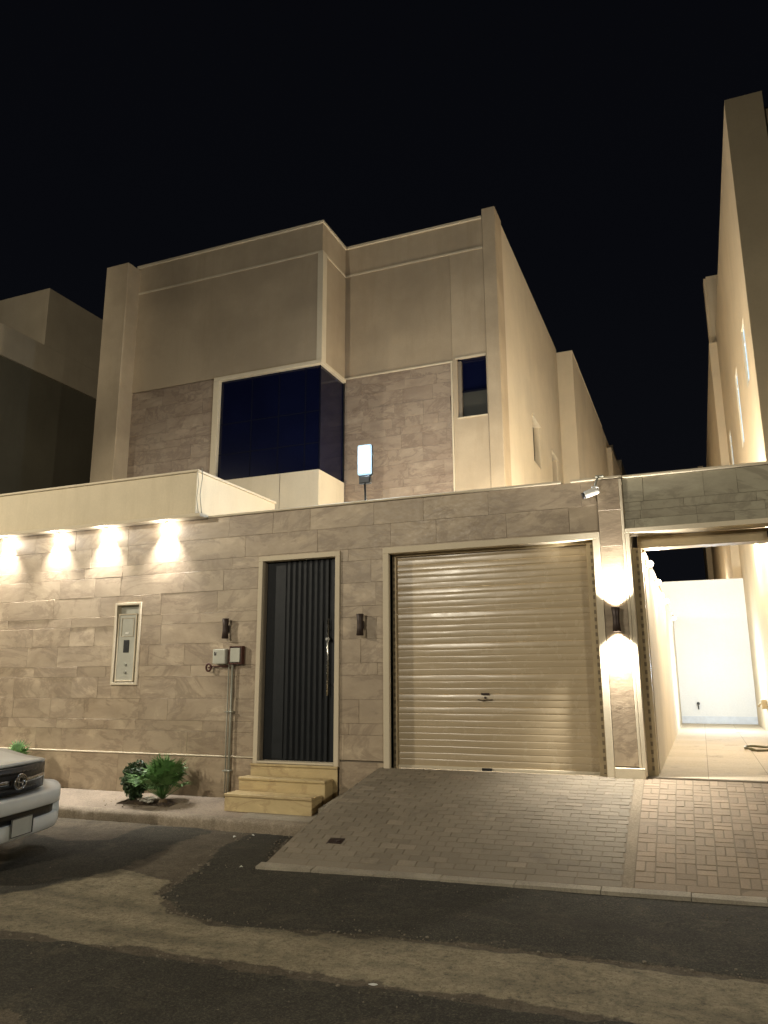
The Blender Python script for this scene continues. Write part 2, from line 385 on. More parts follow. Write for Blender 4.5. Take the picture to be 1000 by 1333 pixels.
# pavement with its kerb, planting pit cut out
bm = B()
def pave(x0,x1,y0,y1,z0,z1):   # sloping top
    v = [bm.verts.new(p) for p in ((x0,y0,z0),(x1,y0,z0),(x1,y1,z1),(x0,y1,z1))]; bm.faces.new(v)
    return v
ks = 8.22; zf, zb = .131, .215
def zp(y): return zf+(zb-zf)*(y-ks)/(8.99-ks)
pit = (-7.22,-6.38,8.44,8.78)
for (x0,x1,y0,y1) in sub_rect((-22,-5.2,ks,9.0), pit): pave(x0,x1,y0,y1,zp(y0),zp(y1))
for a,b_ in (((pit[0],pit[2]),(pit[1],pit[2])),((pit[1],pit[2]),(pit[1],pit[3])),((pit[1],pit[3]),(pit[0],pit[3])),((pit[0],pit[3]),(pit[0],pit[2]))):
    bm.faces.new([bm.verts.new(p) for p in ((*a,zp(a[1])),(*b_,zp(b_[1])),(*b_,.02),(*a,.02))])
structure('pavement', bm, M_walk)
bm = B()
for (x0,x1) in ((-5.196,-3.6),):
    pave(x0,x1,ks,9.0,.13,.235)
structure('pavement_by_steps', bm, M_conc)
bm = B(); prev=None; x=-22.0
while x<-3.95:
    p=Vector((x,0,0)); e=.020*MN.noise(p*1.3)+.016*MN.noise(p*6)+.010*MN.noise(p*19); hz=.012*MN.noise(p*2.1+Vector((5,0,0)))+.008*MN.noise(p*11); chip=max(0,MN.noise(p*3.7+Vector((0,3,0)))-.25)*.10
    j=.006 if (x*1.0)%.9<.03 else 0
    yf=ks-.13+e
    pr=[(yf-.012+j,-.03),(yf+j,.05),(yf+.004+chip*.5+j,.10+hz-chip*.5),(yf+.028+chip,.130+hz-chip*.2-j),(ks-.05,.137+hz*.5-j),(ks+.02,.134)]
    cur=[bm.verts.new((x,a_,b_)) for a_,b_ in pr]
    if prev:
        for k in range(5): bm.faces.new((prev[k],cur[k],cur[k+1],prev[k+1])).smooth=True
    prev=cur; x+=.025
structure('kerb', bm, M_kerb)
bm = B()
P = ragged([(pit[0]+.01,pit[2]+.01),(pit[1]-.01,pit[2]+.01),(pit[1]-.01,pit[3]-.01),(pit[0]+.01,pit[3]-.01)], .004, .04, 2)
c0 = bm.verts.new(((pit[0]+pit[1])/2,(pit[2]+pit[3])/2,.20)); ring = [bm.verts.new((x,y,.14+rr.uniform(-.01,.015))) for x,y in P]
mid = [bm.verts.new((Vector(r.co).lerp(c0.co,.5)+Vector((0,0,rr.uniform(-.015,.025))))) for r in ring]
n = len(ring)
for i in range(n):
    bm.faces.new((ring[i],ring[(i+1)%n],mid[(i+1)%n],mid[i])); bm.faces.new((mid[i],mid[(i+1)%n],c0))
structure('planting_soil', bm, M_soil)

# driveway ramp of concrete pavers, rising from the street to the garage sill
XL0, XL1 = -3.93, -3.72    # left edge at the foot and at the top
YT = 8.995
def foot(x): return 6.70 + (x+3.93)*.085
ZF, ZT = .045, .675
def ramp_pt(u, t, n=0):     # u = x at mid, t 0..1 up the slope
    x = u; y0 = foot(x); 
    s = t
    z = ZF + (ZT-ZF)*s + .05*math.sin(PI*s)
    return Vector((x, y0+(YT-y0)*s, z+n))
bm = B()
nx2 = 40; ny2 = 10; xr = 3.4; PB = -.0032
g = []
for i in range(nx2+1):
    u = -3.93+(xr+3.93)*i/nx2
    g.append([bm.verts.new(ramp_pt(u+((.21)*(1-i/nx2)*(j/ny2)), j/ny2, PB)) for j in range(ny2+1)])
for i in range(nx2):
    for j in range(ny2): bm.faces.new((g[i][j],g[i+1][j],g[i+1][j+1],g[i][j+1]))
for j in range(ny2):   # side skirt down to the pavement
    a,b_ = g[0][j], g[0][j+1]
    bm.faces.new((a,b_,bm.verts.new((b_.co.x,b_.co.y,-.05)),bm.verts.new((a.co.x,a.co.y,-.05))))
for i in range(nx2):
    a,b_ = g[i][0], g[i+1][0]
    bm.faces.new((a,b_,bm.verts.new((b_.co.x,b_.co.y,-.05)),bm.verts.new((a.co.x,a.co.y,-.05))))
structure('driveway_bed', bm, M_joint)
Lr = 2.35
def paving(name, x0, x1, m, seed, style, gap, rel, xl=None, s=.1):
    bm = B(); lay = bm.loops.layers.float_color.new('tint'); rnd = random.Random(seed)
    def brick(a0,a1,b0,b1):
        # a in metres along x, b in metres up the slope
        a0=max(a0,x0); a1=min(a1,x1); b0=max(b0,.0); b1=min(b1,Lr)
        if a1-a0<.02 or b1-b0<.02: return
        if xl is not None:
            e = xl(( b0+b1)/2/Lr)
            if a1 < e+.02: return
            a0 = max(a0,e)
            if a1-a0<.02: return
        tint=(rnd.random(),rnd.random(),rnd.random(),1); h = rnd.uniform(-rel,rel); tx,ty = rnd.uniform(-.0015,.0015),rnd.uniform(-.0015,.0015)
        q=gap/2; e=.004
        O=[(a0+q,b0+q),(a1-q,b0+q),(a1-q,b1-q),(a0+q,b1-q)]; I=[(a0+q+e,b0+q+e),(a1-q-e,b0+q+e),(a1-q-e,b1-q-e),(a0+q+e,b1-q-e)]
        T=[-tx-ty,tx-ty,tx+ty,-tx+ty]
        vm=[bm.verts.new(ramp_pt(p[0],p[1]/Lr,-.007+h)) for p in O]; vb=[bm.verts.new(ramp_pt(p[0],p[1]/Lr,-.032)) for p in O]
        vt=[bm.verts.new(ramp_pt(p[0],p[1]/Lr,h+t)) for p,t in zip(I,T)]
        fs=[bm.faces.new(vt)]
        for k in range(4):
            fs.append(bm.faces.new((vm[k],vm[(k+1)%4],vt[(k+1)%4],vt[k]))); fs.append(bm.faces.new((vb[k],vb[(k+1)%4],vm[(k+1)%4],vm[k])))
        for f in fs:
            for l in f.loops: l[lay]=tint
    if style=='basket':
        i=0; a=x0
        while a<x1:
            b_=.1; j=0
            while b_<Lr-.02:
                if (i+j)%2==0: brick(a,a+2*s,b_,b_+s); brick(a,a+2*s,b_+s,b_+2*s)
                else: brick(a,a+s,b_,b_+2*s); brick(a+s,a+2*s,b_,b_+2*s)
                b_+=2*s; j+=1
            a+=2*s; i+=1
    else:
        b_=.1; j=0
        while b_<Lr-.02:
            a=x0-(j%2)*s
            while a<x1: brick(a,a+2*s,b_,b_+s); a+=2*s
            b_+=s; j+=1
    a=x0
    while a<x1: brick(a,min(a+.4,x1),0,.1); a+=.4   # edging course at the foot
    return structure(name, bm, m)
paving('garage_driveway_pavers', -3.93, -.745, M_pavA, 21, 'bond', .0035, .0016, lambda t: -3.93+.21*t, .088)
paving('yard_driveway_pavers', -.655, xr, M_pavB, 22, 'basket', .004, .002, None, .08)
bm = B()
for k in range(24):
    t0,t1 = k/24,(k+1)/24
    a = [ramp_pt(-.743,t0,.001),ramp_pt(-.658,t0,.001),ramp_pt(-.658,t1,.001),ramp_pt(-.743,t1,.001)]
    bm.faces.new([bm.verts.new(p) for p in a])
structure('driveway_divider', bm, M_strip)
# concrete lip along the foot of the driveway
bm = B(); x=-3.97; rr=random.Random(8)
while x < xr:
    L=rr.uniform(.5,.7); x1=min(x+L,xr)
    t=bmesh.new(); 
    for (xx,yy,zz) in ((x,foot(x)-.11,-.03),(x1,foot(x1)-.11,-.03),(x1,foot(x1)-.004,-.03),(x,foot(x)-.004,-.03),(x,foot(x)-.11,.035),(x1,foot(x1)-.11,.035),(x1,foot(x1)-.004,.048),(x,foot(x)-.004,.048)): t.verts.new((xx,yy,zz+rr.uniform(-.004,.004)))
    t.verts.ensure_lookup_table(); vv=t.verts
    for f in ((0,1,2,3),(4,5,6,7),(0,1,5,4),(1,2,6,5),(2,3,7,6),(3,0,4,7)): t.faces.new([vv[i] for i in f])
    merge(bm,t); x=x1+.006
structure('driveway_edging', bm, M_conc)
# yard floor of the right-hand neighbour
bm = B(); lay=bm.loops.layers.float_color.new('tint'); rnd=random.Random(31)
yy=9.02
while yy<20.0:
    xx=-.62
    while xx<4.2:
        x1=min(xx+.6,4.2); y1=min(yy+.6,20.0); tn=(rnd.random(),rnd.random()*.6,rnd.random(),1)
        f=bm.faces.new([bm.verts.new(p) for p in ((xx+.003,yy+.003,.69),(x1-.003,yy+.003,.69),(x1-.003,y1-.003,.69),(xx+.003,y1-.003,.69))])
        for l in f.loops: l[lay]=tn
        xx+=.6
    yy+=.6
structure('yard_floor', bm, M_tile)
bm=B(); box(bm,-.62,4.2,8.99,20.0,.3,.686); structure('yard_floor_bed', bm, M_mortar)
bm=B(); box(bm,-24,-.95,9.33,42,-.01,.60); structure('villa_plot_ground', bm, M_conc)

# ------------------------------------------------------------------ the street wall of the villa
FW = thing('boundary_wall', 'long travertine-clad street wall with black entrance door and beige roller garage door', 'wall', (-4,9,.2))
FY = 9.0
DOOR = (-5.42,-4.34,.70,3.31); GAR = (-3.58,-1.03,.66,3.30); NICHE=(-7.93,-7.46,1.66,2.84)
DF = (-5.50,-4.27,.0,3.375); GF=(-3.66,-.955,.0,3.375)
rows=[]; z=.745
hs=[.30,.14,.29,.30,.15,.30,.28,.14,.30,.29,.16,.30,.33]
for h in hs:
    rows.append((z,min(z+h,3.995))); z+=h
    if z>=3.99: break
Pf = lambda u,v,n: (u, FY+.022-n, v)
bm=B()
slabs(bm, Pf, rows, -24, -.955, [DF,GF,NICHE], .45,1.15, seed=11, rel=.005)
slabs(bm, Pf, [(.0,.722)], -24,-.955, [DF,GF], .5,.9, seed=12, rel=.003)
obj('stone_cladding', bm, M_stone, FW)
bm=B()   # solid core behind the slabs, with the openings
for (a0,a1,b0,b1) in [(-24,NICHE[0],0,3.99),(NICHE[0],NICHE[1],0,NICHE[2]),(NICHE[0],NICHE[1],NICHE[3],3.99),(NICHE[1],DOOR[0],0,3.99),(DOOR[0],DOOR[1],DOOR[3],3.99),(DOOR[0],DOOR[1],0,.66),(DOOR[1],GAR[0],0,3.99),(GAR[0],GAR[1],GAR[3],3.99),(GAR[0],GAR[1],0,.6),(GAR[1],-.96,0,3.99)]:
    box(bm,a0,a1,FY+.0225,FY+.32,b0,b1)
obj('wall_core', bm, M_mortar, FW)
bm=B(); box(bm,-24,-5.50,FY-.018,FY+.02,.725,.743,.004); obj('base_trim', bm, M_trim, FW)
bm=B(); box(bm,-6.37,-1.36,FY-.03,FY+.34,3.997,4.027,.006); box(bm,-1.25,-.66,FY-.03,FY+.34,3.997,4.027,.006); obj('coping', bm, M_trim, FW)
# pillar between the two gateways: flat slabs, cream strips, plinth
bm=B(); slabs(bm, lambda u,v,n:(u,FY-.004-n,v), [(.79,1.4),(1.4,2.0),(2.0,2.6),(2.6,3.2),(3.2,3.62),(3.62,3.99)], -.95,-.70, [], 50,51, seed=14, thick=.022)
obj('pillar_cladding', bm, M_stone, FW)
bm=B(); box(bm,-.95,-.70,FY-.003,FY+.3,.3,3.99); obj('pillar_core', bm, M_mortar, FW)
bm=B(); box(bm,-.955,-.635,FY-.05,FY+.2,.60,.775,.008); obj('pillar_plinth', bm, M_trim, FW)
def frame(x0,x1,z0,z1,w,y0,y1,ri=0):
    bm=B(); box(bm,x0,x0+w,y0,y1,z0,z1-w,.004); box(bm,x1-w,x1,y0,y1,z0,z1-w,.004); box(bm,x0,x1,y0,y1,z1-w,z1,.004)
    return bm
o=obj('door_frame', frame(-5.50,-4.27,.66,3.375,.066,FY-.03,FY+.2), M_trim, FW)
bm=frame(-3.66,-.955,.60,3.375,.08,FY-.03,FY+.2)
bm2=B(); obj('garage_frame', bm, M_trim, FW)
# entrance door leaf: flat margin at the hinge side, seven vertical flutes
bm=B(); y=FY+.10
box(bm,-5.434,-4.336,y,y+.05,.70,3.309,.003)
box(bm,-5.42,-5.13,y-.012,y-.001,.72,3.29,.004)
xs=[-5.115+i*.083 for i in range(8)]
for k,xx in enumerate(xs):
    pts=[(xx,y-.002),(xx+.018,y-.026),(xx+.052,y-.026),(xx+.07,y-.002)]
    v0=[bm.verts.new((a,b_,.72)) for a,b_ in pts]; v1=[bm.verts.new((a,b_,3.29)) for a,b_ in pts]
    for i in range(4): bm.faces.new((v0[i],v0[(i+1)%4],v1[(i+1)%4],v1[i]))
    bm.faces.new(v0); bm.faces.new(v1)
box(bm,-4.44,-4.345,y-.012,y-.001,.72,3.29,.004)
door=obj('entrance_door', bm, M_door, FW)
bm=B(); tube(bm,[(-4.455,y-.075,1.52),(-4.455,y-.075,2.50)],.014,12)
for zz in (1.66,2.36): tube(bm,[(-4.455,y-.075,zz),(-4.455,y-.02,zz)],.009,8)
obj('handle', bm, M_steel, door)
bm=B(); tube(bm,[(-4.455,y-.095,2.235),(-4.455,y-.02,2.235)],.026,14); tube(bm,[(-4.455,y-.105,2.235),(-4.455,y-.096,2.235)],.012,10); obj('lock', bm, M_steel, door)
bm=B(); box(bm,-5.434,-4.336,FY-.035,FY+.10,.672,.698,.004); obj('door_sill', bm, M_trim, FW)
# roller shutter: curved slats, each hanging at its own slight angle
bm=B(); y=FY+.145; rnd=random.Random(4); pitch=.0765; z=.70; ncol=24
gx0,gx1=-3.53,-1.125
while z<3.275:
    tilt=rnd.choice([-.0012,-.0008,-.0003,.0002,.0006,.0022,.0032])+rnd.gauss(0,.0004); dep=rnd.uniform(.0007,.0014); dent=[0]*(ncol+1); p1,p2=rnd.random()*6,rnd.random()*6
    dent=[.0011*math.sin(i*.5+p1)+.0007*math.sin(i*1.3+p2) for i in range(ncol+1)]
    prof=[(0,.0016),(.004,.0003),(.008,-.0008)]+[(.008+.060*t, -.0008-dep*math.sin(PI*t)) for t in (.1,.22,.36,.5,.64,.78,.9)]+[(.068,-.0008),(.0725,.0003),(pitch,.0016)]
    rings=[]
    for i in range(ncol+1):
        xx=gx0+(gx1-gx0)*i/ncol
        rings.append([bm.verts.new((xx, y+b_+tilt*(a/pitch-.5)*2*(1 if .01<a<.08 else .2)+dent[i]*math.sin(PI*a/pitch), z+a)) for a,b_ in prof])
    for i in range(ncol):
        for k in range(len(prof)-1):
            f=bm.faces.new((rings[i][k],rings[i+1][k],rings[i+1][k+1],rings[i][k+1])); f.smooth=True
    z+=pitch
gd=obj('garage_door', bm, M_shutter, FW)
bm=B(); box(bm,gx0,gx1,y-.022,y+.015,.668,.702,.004); obj('bottom_bar', bm, M_trim, gd)
bm=B(); box(bm,-2.47,-2.35,y-.045,y-.023,.668,.70,.003); obj('floor_latch', bm, M_black, gd)
bm=B(); box(bm,-2.46,-2.36,y-.022,y-.008,1.532,1.556,.004); obj('handle', bm, M_bronze, gd)
bm=B(); tube(bm,[(-2.50,y-.014,1.478),(-2.44,y-.026,1.468),(-2.38,y-.026,1.474),(-2.32,y-.014,1.476)],.006,8); tube(bm,[(-2.41,y-.002,1.50),(-2.41,y-.022,1.50)],.013,10); obj('lock_bar', bm, M_bronze, gd)
def rail(xa,xb,z0,z1,y0,y1,parent,slots_x):
    bm=B(); box(bm,xa,xb,y0,y1,z0,z1,.003); r=obj('guide_rail', bm, M_rail, parent)
    bm=B(); box(bm,slots_x[0],slots_x[1],y0-.0025,y0+.004,z0+.03,z1-.03)
    obj('rail_slots', bm, M_slot, r)
rail(gx0-.05,gx0,.66,3.29,FY+.10,FY+.19,FW,(gx0-.04,gx0-.012))
rail(gx1,gx1+.095,.66,3.29,FY+.085,FY+.19,FW,(gx1+.045,gx1+.07))
bm=B(); box(bm,gx0-.04,gx1+.08,FY+.10,FY+.2,3.262,3.296,.004); obj('shutter_hood', bm, M_rail, FW)

# ------------------------------------------------------------------ annex above the wall
AN = thing('annex_parapet','low cream rendered parapet block above the left half of the stone street wall','parapet',(-10,9,4.0))
bm=B(); box(bm,-24,-6.58,8.955,11.2,4.05,4.70); obj('parapet_wall', bm, M_cream, AN)
bm=B(); box(bm,-24,-6.545,8.925,11.2,4.70,4.735,.006); obj('cap', bm, M_trim, AN)
bm=B(); box(bm,-24,-6.40,8.83,9.32,4.0,4.05,.008); obj('ledge', bm, M_trim, AN)
bm=B()
tube(bm,[(-6.50,8.955,4.75),(-6.47,8.94,4.6),(-6.50,8.94,4.35),(-6.455,8.94,4.05)],.006,6)
tube(bm,[(-6.56,8.935,4.72),(-6.53,8.93,4.5),(-6.55,8.93,4.3),(-6.50,8.93,4.04)],.005,6)
tag(obj('loose_cable', bm, M_pipe),'thin grey cables hanging down the corner of the cream parapet','cable')

# four recessed downlights under the ledge
M_spotlamp = emit('warm_spot_lens', (1,.86,.66), 60)
def lamp(name, loc, typ, energy, col, parent=None, rot=None, size=math.radians(60), blend=.5, radius=.03):
    d=bpy.data.lights.new(name, typ); d.energy=energy; d.color=col
    if typ=='SPOT': d.spot_size=size; d.spot_blend=blend
    if typ in('SPOT','POINT'): d.shadow_soft_size=radius
    o=bpy.data.objects.new(name,d); o.location=loc
    if rot is not None: o.rotation_euler=rot
    C.objects.link(o)
    if parent: o.parent=parent; o.matrix_parent_inverse=parent_matrix(parent).inverted()
    return o
def aim(loc, tgt):
    d=Vector(tgt)-Vector(loc); return d.to_track_quat('-Z','Y').to_euler()
WARM=(1,.80,.56); NEUT=(1,.89,.74); COOL=(.72,.86,1)
spots=[(-11.35,'downlight beyond the left picture edge'),(-10.20,'leftmost glowing downlight under the cream ledge, cut by the picture edge'),(-9.12,'glowing downlight second from left under the cream ledge'),(-8.17,'glowing downlight third from left under the cream ledge'),(-7.07,'glowing downlight nearest the parapet corner, rightmost of the ledge row')]
for i,(x,lb) in enumerate(spots):
    t=thing('downlight', lb, 'wall lamp', (x,8.918,3.99), 'downlights in a row under the ledge')
    bm=B(); tube(bm,[(x,8.918,3.998),(x,8.918,3.955)],.034,16,caps=False); tube(bm,[(x,8.918,3.998),(x,8.918,3.99)],.034,16); obj('housing', bm, M_white_p, t)
    bm=B(); tube(bm,[(x,8.918,3.975),(x,8.918,3.962)],.03,16); obj('lens', bm, M_spotlamp, t)
    lamp('downlight_glow',(x,8.905,3.90),'POINT',11,(1,.95,.88),t,radius=.03)
    lamp('downlight_beam',(x,8.93,3.95),'SPOT',420,(1,.96,.91),t,aim((x,8.93,3.95),(x,8.955,3.4)),math.radians(88),1,.02)

# ------------------------------------------------------------------ steps
ST = thing('entrance_steps','three yellow limestone steps leading up to the black entrance door','steps',(-4.95,8.7,.2))
for (x0,x1,y0,z0,z1,sd) in ((-5.56,-4.36,8.44,.10,.36,1),(-5.54,-4.33,8.72,.10,.52,2),(-5.52,-4.275,8.955,.10,.668,3)):
    bm=B(); lay=bm.loops.layers.float_color.new('tint'); y1={1:8.715,2:8.95,3:8.975}[sd]
    box(bm,x0,x1,y0+.012,y1,z0,z1-.032)
    box(bm,x0-.006,x1+.006,y0-.006,y1,z1-.03,z1,.005,seg=2)
    rnd=random.Random(sd); 
    for f in bm.faces:
        for l in f.loops: l[lay]=(.3+.1*sd,.4,.2*sd,1)
    obj('step', bm, M_steps, ST)
# low ramp of broken concrete between steps and driveway
bm=B(); pts=[(-4.3,8.5),(-3.78,8.55),(-3.74,8.97),(-4.24,8.97)]
t=[bm.verts.new((x,y,z)) for (x,y),z in zip(pts,(.24,.30,.55,.34))]; bb=[bm.verts.new((x,y,.1)) for x,y in pts]
bm.faces.new(t)
for i in range(4): bm.faces.new((bb[i],bb[(i+1)%4],t[(i+1)%4],t[i]))
structure('broken_concrete_fill', bm, M_conc)

# ------------------------------------------------------------------ fixtures on the wall
def sconce(x, z, label, lit=False, y=FY-.012):
    t=thing('wall_sconce', label, 'wall lamp', (x,y,z), 'up-and-down wall sconces')
    bm=B(); box(bm,x-.03,x+.03,y-.02,y,z-.05,z+.05,.003); obj('back_plate', bm, M_bronze, t)
    bm=B(); tube(bm,[(x,y-.065,z-.135),(x,y-.065,z-.132),(x,y-.065,z-.03),(x,y-.065,z+.03),(x,y-.065,z+.132),(x,y-.065,z+.135)],[.044,.047,.037,.037,.047,.044],18,caps=False)
    tube(bm,[(x,y-.065,z-.05),(x,y-.065,z+.05)],.033,12); box(bm,x-.018,x+.018,y-.045,y-.01,z-.02,z+.02); obj('shade', bm, M_bronze, t)
    for s in (-1,1):
        bm=B(); tube(bm,[(x,y-.065,z+s*.10),(x,y-.065,z+s*.112)],.036,14); obj('lens', bm, M_spotlamp if lit else M_steel, t)
        if lit: lamp('sconce_beam',(x,y-.075,z+s*.13),'SPOT',360 if s<0 else 310,(1,.95,.86),t,aim((x,y-.075,z+s*.13),(x,y-.03,z+s*.9)),math.radians(112),1,.02)
    return t
sconce(-5.965,2.41,'dark unlit sconce on the stone wall left of the entrance door, above the meter boxes')
sconce(-3.955,2.40,'dark unlit sconce on the stone wall between the entrance door and garage door')
sconce(-.825,2.36,'lit sconce throwing bright light up and down the pillar right of the garage door',True,FY-.03)
# electricity meter niche
t=thing('meter_cabinet','tall cream-framed recessed meter cabinet with a small dark window in the stone wall','meter cabinet',(-7.7,9,1.66))
a0,a1,b0,b1=NICHE
bm=B(); w=.035
for r in ((a0,a0+w,b0,b1),(a1-w,a1,b0,b1),(a0+w,a1-w,b0,b0+w),(a0+w,a1-w,b1-w,b1)): box(bm,r[0],r[1],FY-.025,FY+.10,r[2],r[3],.003)
obj('outer_frame', bm, M_trim, t)
bm=B(); box(bm,a0+w,a1-w,FY+.075,FY+.10,b0+w,b1-w); obj('back_panel', bm, M_meter_in, t)
bm=B(); c0,c1,d0,d1=a0+.06,a1-.075,b0+.05,b1-.16
box(bm,c0,c1,FY+.005,FY+.075,d0,d1,.006); cb=obj('cabinet_door', bm, M_meter_in, t)
bm=B(); w=.018
for r in ((c0,c0+w,d0,d1),(c1-w,c1,d0,d1),(c0+w,c1-w,d0,d0+w),(c0+w,c1-w,d1-w,d1)): box(bm,r[0],r[1],FY-.008,FY+.004,r[2],r[3],.003)
w=.007; e0,e1,g0,g1=c0+.06,c1-.05,d1-.33,d1-.06
for r in ((e0,e0+w,g0,g1),(e1-w,e1,g0,g1),(e0+w,e1-w,g0,g0+w),(e0+w,e1-w,g1-w,g1)): box(bm,r[0],r[1],FY-.004,FY+.004,r[2],r[3])
obj('inner_frame', bm, M_trim, cb)
xm=(c0+c1)/2
bm=B(); box(bm,xm-.05,xm+.05,FY-.003,FY+.004,2.12,2.30,.004); obj('window', bm, M_black, cb)
bm=B(); box(bm,xm-.03,xm+.03,FY-.004,FY+.004,2.385,2.41,.003); obj('name_plate', bm, M_white_p, cb)
for zz in (1.95,1.84):
    bm=B(); tube(bm,[(xm+.01,FY+.004,zz),(xm+.01,FY-.014,zz)],.02,12); obj('key_lock', bm, M_pipe, cb)
bm=B(); box(bm,c0+.02,c1-.02,FY+.0,FY+.02,b0+.036,b0+.048); obj('vent_gap', bm, M_black, t)
# two small meter boxes with their pipes
t=thing('meter_box','pale grey meter box left of the pair beside the entrance door','meter box',(-6.02,9,1.93))
bm=B(); box(bm,-6.13,-5.93,FY-.11,FY-.01,1.935,2.135,.012,seg=2); obj('case', bm, M_meter, t)
bm=B(); box(bm,-6.105,-6.07,FY-.116,FY-.11,2.045,2.10,.002); obj('dial_window', bm, M_steel, t)
t=thing('meter_box','meter box with rusty red surround, right of the pair beside the entrance door','meter box',(-5.79,9,1.93))
bm=B(); box(bm,-5.86,-5.71,FY-.10,FY-.01,1.955,2.145,.008,seg=2); obj('case', bm, M_meter, t)
bm=B()
for r in ((-5.885,-5.865,1.93,2.17),(-5.705,-5.685,1.93,2.17),(-5.865,-5.705,1.93,1.948),(-5.865,-5.705,2.152,2.17)): box(bm,r[0],r[1],FY-.085,FY-.008,r[2],r[3],.004)
obj('red_surround', bm, M_red, t)
bm=B(); 
ring=[(-6.215+.038*math.cos(a*PI/8),FY-.07,1.89+.048*math.sin(a*PI/8)) for a in range(17)]
tube(bm,ring,.014,8); tube(bm,[(-6.215,FY-.07,1.89),(-6.215,FY-.005,1.89)],.012,8); tube(bm,[(-6.18,FY-.05,1.905),(-5.90,FY-.05,1.905)],.009,8)
tag(obj('valve_wheel', bm, M_red),'small rusty red valve wheel at the lower left of the meter boxes','valve')
bm=B(); tube(bm,[(-5.845,FY-.05,1.95),(-5.845,FY-.05,1.0),(-5.845,FY-.045,.2)],.015,12)
tube(bm,[(-5.905,FY-.045,1.93),(-5.905,FY-.045,.9),(-5.895,FY-.045,.2)],.009,12)
for zz in (.55,1.3): box(bm,-5.93,-5.815,FY-.075,FY-.005,zz,zz+.018,.002)
tag(obj('service_pipe', bm, M_pipe),'pair of thin grey pipes running down the stone wall from the meter boxes','pipe')

# flood light on a short pole standing on the wall
t=thing('flood_light','bright cool-white LED flood light on a short black pole on top of the stone wall','flood light',(-3.97,9.12,4.02))
M_led=emit('cool_led', (.80,.93,1), 12)
bm=B(); tube(bm,[(-3.965,9.12,4.02),(-3.975,9.12,4.30)],.014,10); tube(bm,[(-3.965,9.12,4.025),(-3.965,9.12,4.035)],.04,12); obj('pole', bm, M_black, t)
bm=B(); box(bm,-4.055,-3.885,9.085,9.155,4.29,4.40,.015,seg=2); box(bm,-4.075,-3.865,9.115,9.16,4.40,4.84,.02,seg=2); obj('housing', bm, M_black, t)
bm=B(); box(bm,-4.045,-3.895,9.078,9.10,4.445,4.81,.02,seg=3); obj('led_panel', bm, M_led, t)
bm=B(); box(bm,-4.07,-3.87,9.09,9.113,4.415,4.835,.02,seg=3); obj('halo_rim', bm, emit('blue_white_halo',(.55,.82,1),1.25), t)  # added glowing rim, stands in for the bluish halo round the panel
lamp('flood_glow',(-3.97,9.04,4.63),'POINT',26,(.70,.86,1),t,radius=.06)
lamp('flood_back_fill',(-3.97,9.30,4.70),'POINT',170,(.60,.76,1),t,radius=.1)  # added light behind the panel, gives the villa stone a cool cast

# security camera
t=thing('security_camera','small white security camera with black lens hanging from the wall top near the pillar','camera',(-.94,8.97,4.0))
bm=B(); tube(bm,[(-.90,8.97,4.03),(-.93,8.90,3.99),(-.965,8.87,3.87)],.012,8); box(bm,-.955,-.86,8.93,9.0,4.022,4.04,.003); obj('bracket', bm, M_pipe, t)
bm=B(); tube(bm,[(-.915,8.85,3.845),(-.93,8.85,3.84),(-1.06,8.83,3.795),(-1.075,8.828,3.79)],[.03,.044,.042,.036],16); box(bm,-.99,-.91,8.80,8.9,3.855,3.885,.01); obj('body', bm, M_white_p, t)
bm=B(); tube(bm,[(-1.07,8.829,3.79),(-1.10,8.824,3.78)],[.038,.036],16); obj('lens', bm, M_black, t)

# ------------------------------------------------------------------ neighbour's gateway (right)
NG = thing('neighbour_gateway','greenish stone-clad lintel and open gateway to the brightly lit yard on the right','gateway',(1,9,.68))
rowsg=[(3.395,3.50),(3.50,3.60),(3.60,3.70),(3.70,3.985)]
bm=B(); slabs(bm, Pf, rowsg, -.665,6.5, [], .3,.8, seed=41, rel=.005)
slabs(bm, Pf, [(z0,z0+.3) for z0 in (.0,.3,.6,.9,1.2,1.5,1.8,2.1,2.4,2.7,3.0)]+[(3.3,3.39)], 3.0,6.5, [], .4,.9, seed=42)
obj('stone_cladding', bm, M_stone_g, NG)
bm=B(); box(bm,-.665,6.5,FY+.0225,FY+.32,3.36,3.985); box(bm,3.0,6.5,FY+.0225,FY+.32,.0,3.36); obj('wall_core', bm, M_mortar, NG)
bm=B(); box(bm,-.655,6.5,FY-.03,FY+.34,3.99,4.02,.006); obj('coping', bm, M_trim, NG)
bm=B(); box(bm,-.698,-.668,FY-.035,FY+.03,.775,3.985,.004); box(bm,-.665,3.0,FY-.035,FY+.22,3.335,3.392,.004); box(bm,-.665,-.62,FY-.035,FY+.2,.69,3.333,.004); box(bm,2.95,3.0,FY-.035,FY+.2,.69,3.333,.004); obj('gate_frame', bm, M_trim, NG)
bm=B(); box(bm,-.56,2.94,FY+.21,FY+.42,3.19,3.333,.01); obj('roller_box', bm, M_rail, NG)
rail(-.618,-.515,.69,3.185,FY+.12,FY+.25,NG,(-.575,-.55))
rail(2.85,2.94,.69,3.185,FY+.12,FY+.25,NG,(2.89,2.91))
bm=B(); box(bm,.80,.96,FY+.16,FY+.21,3.215,3.29,.01); obj('motor_box', bm, M_black, NG)

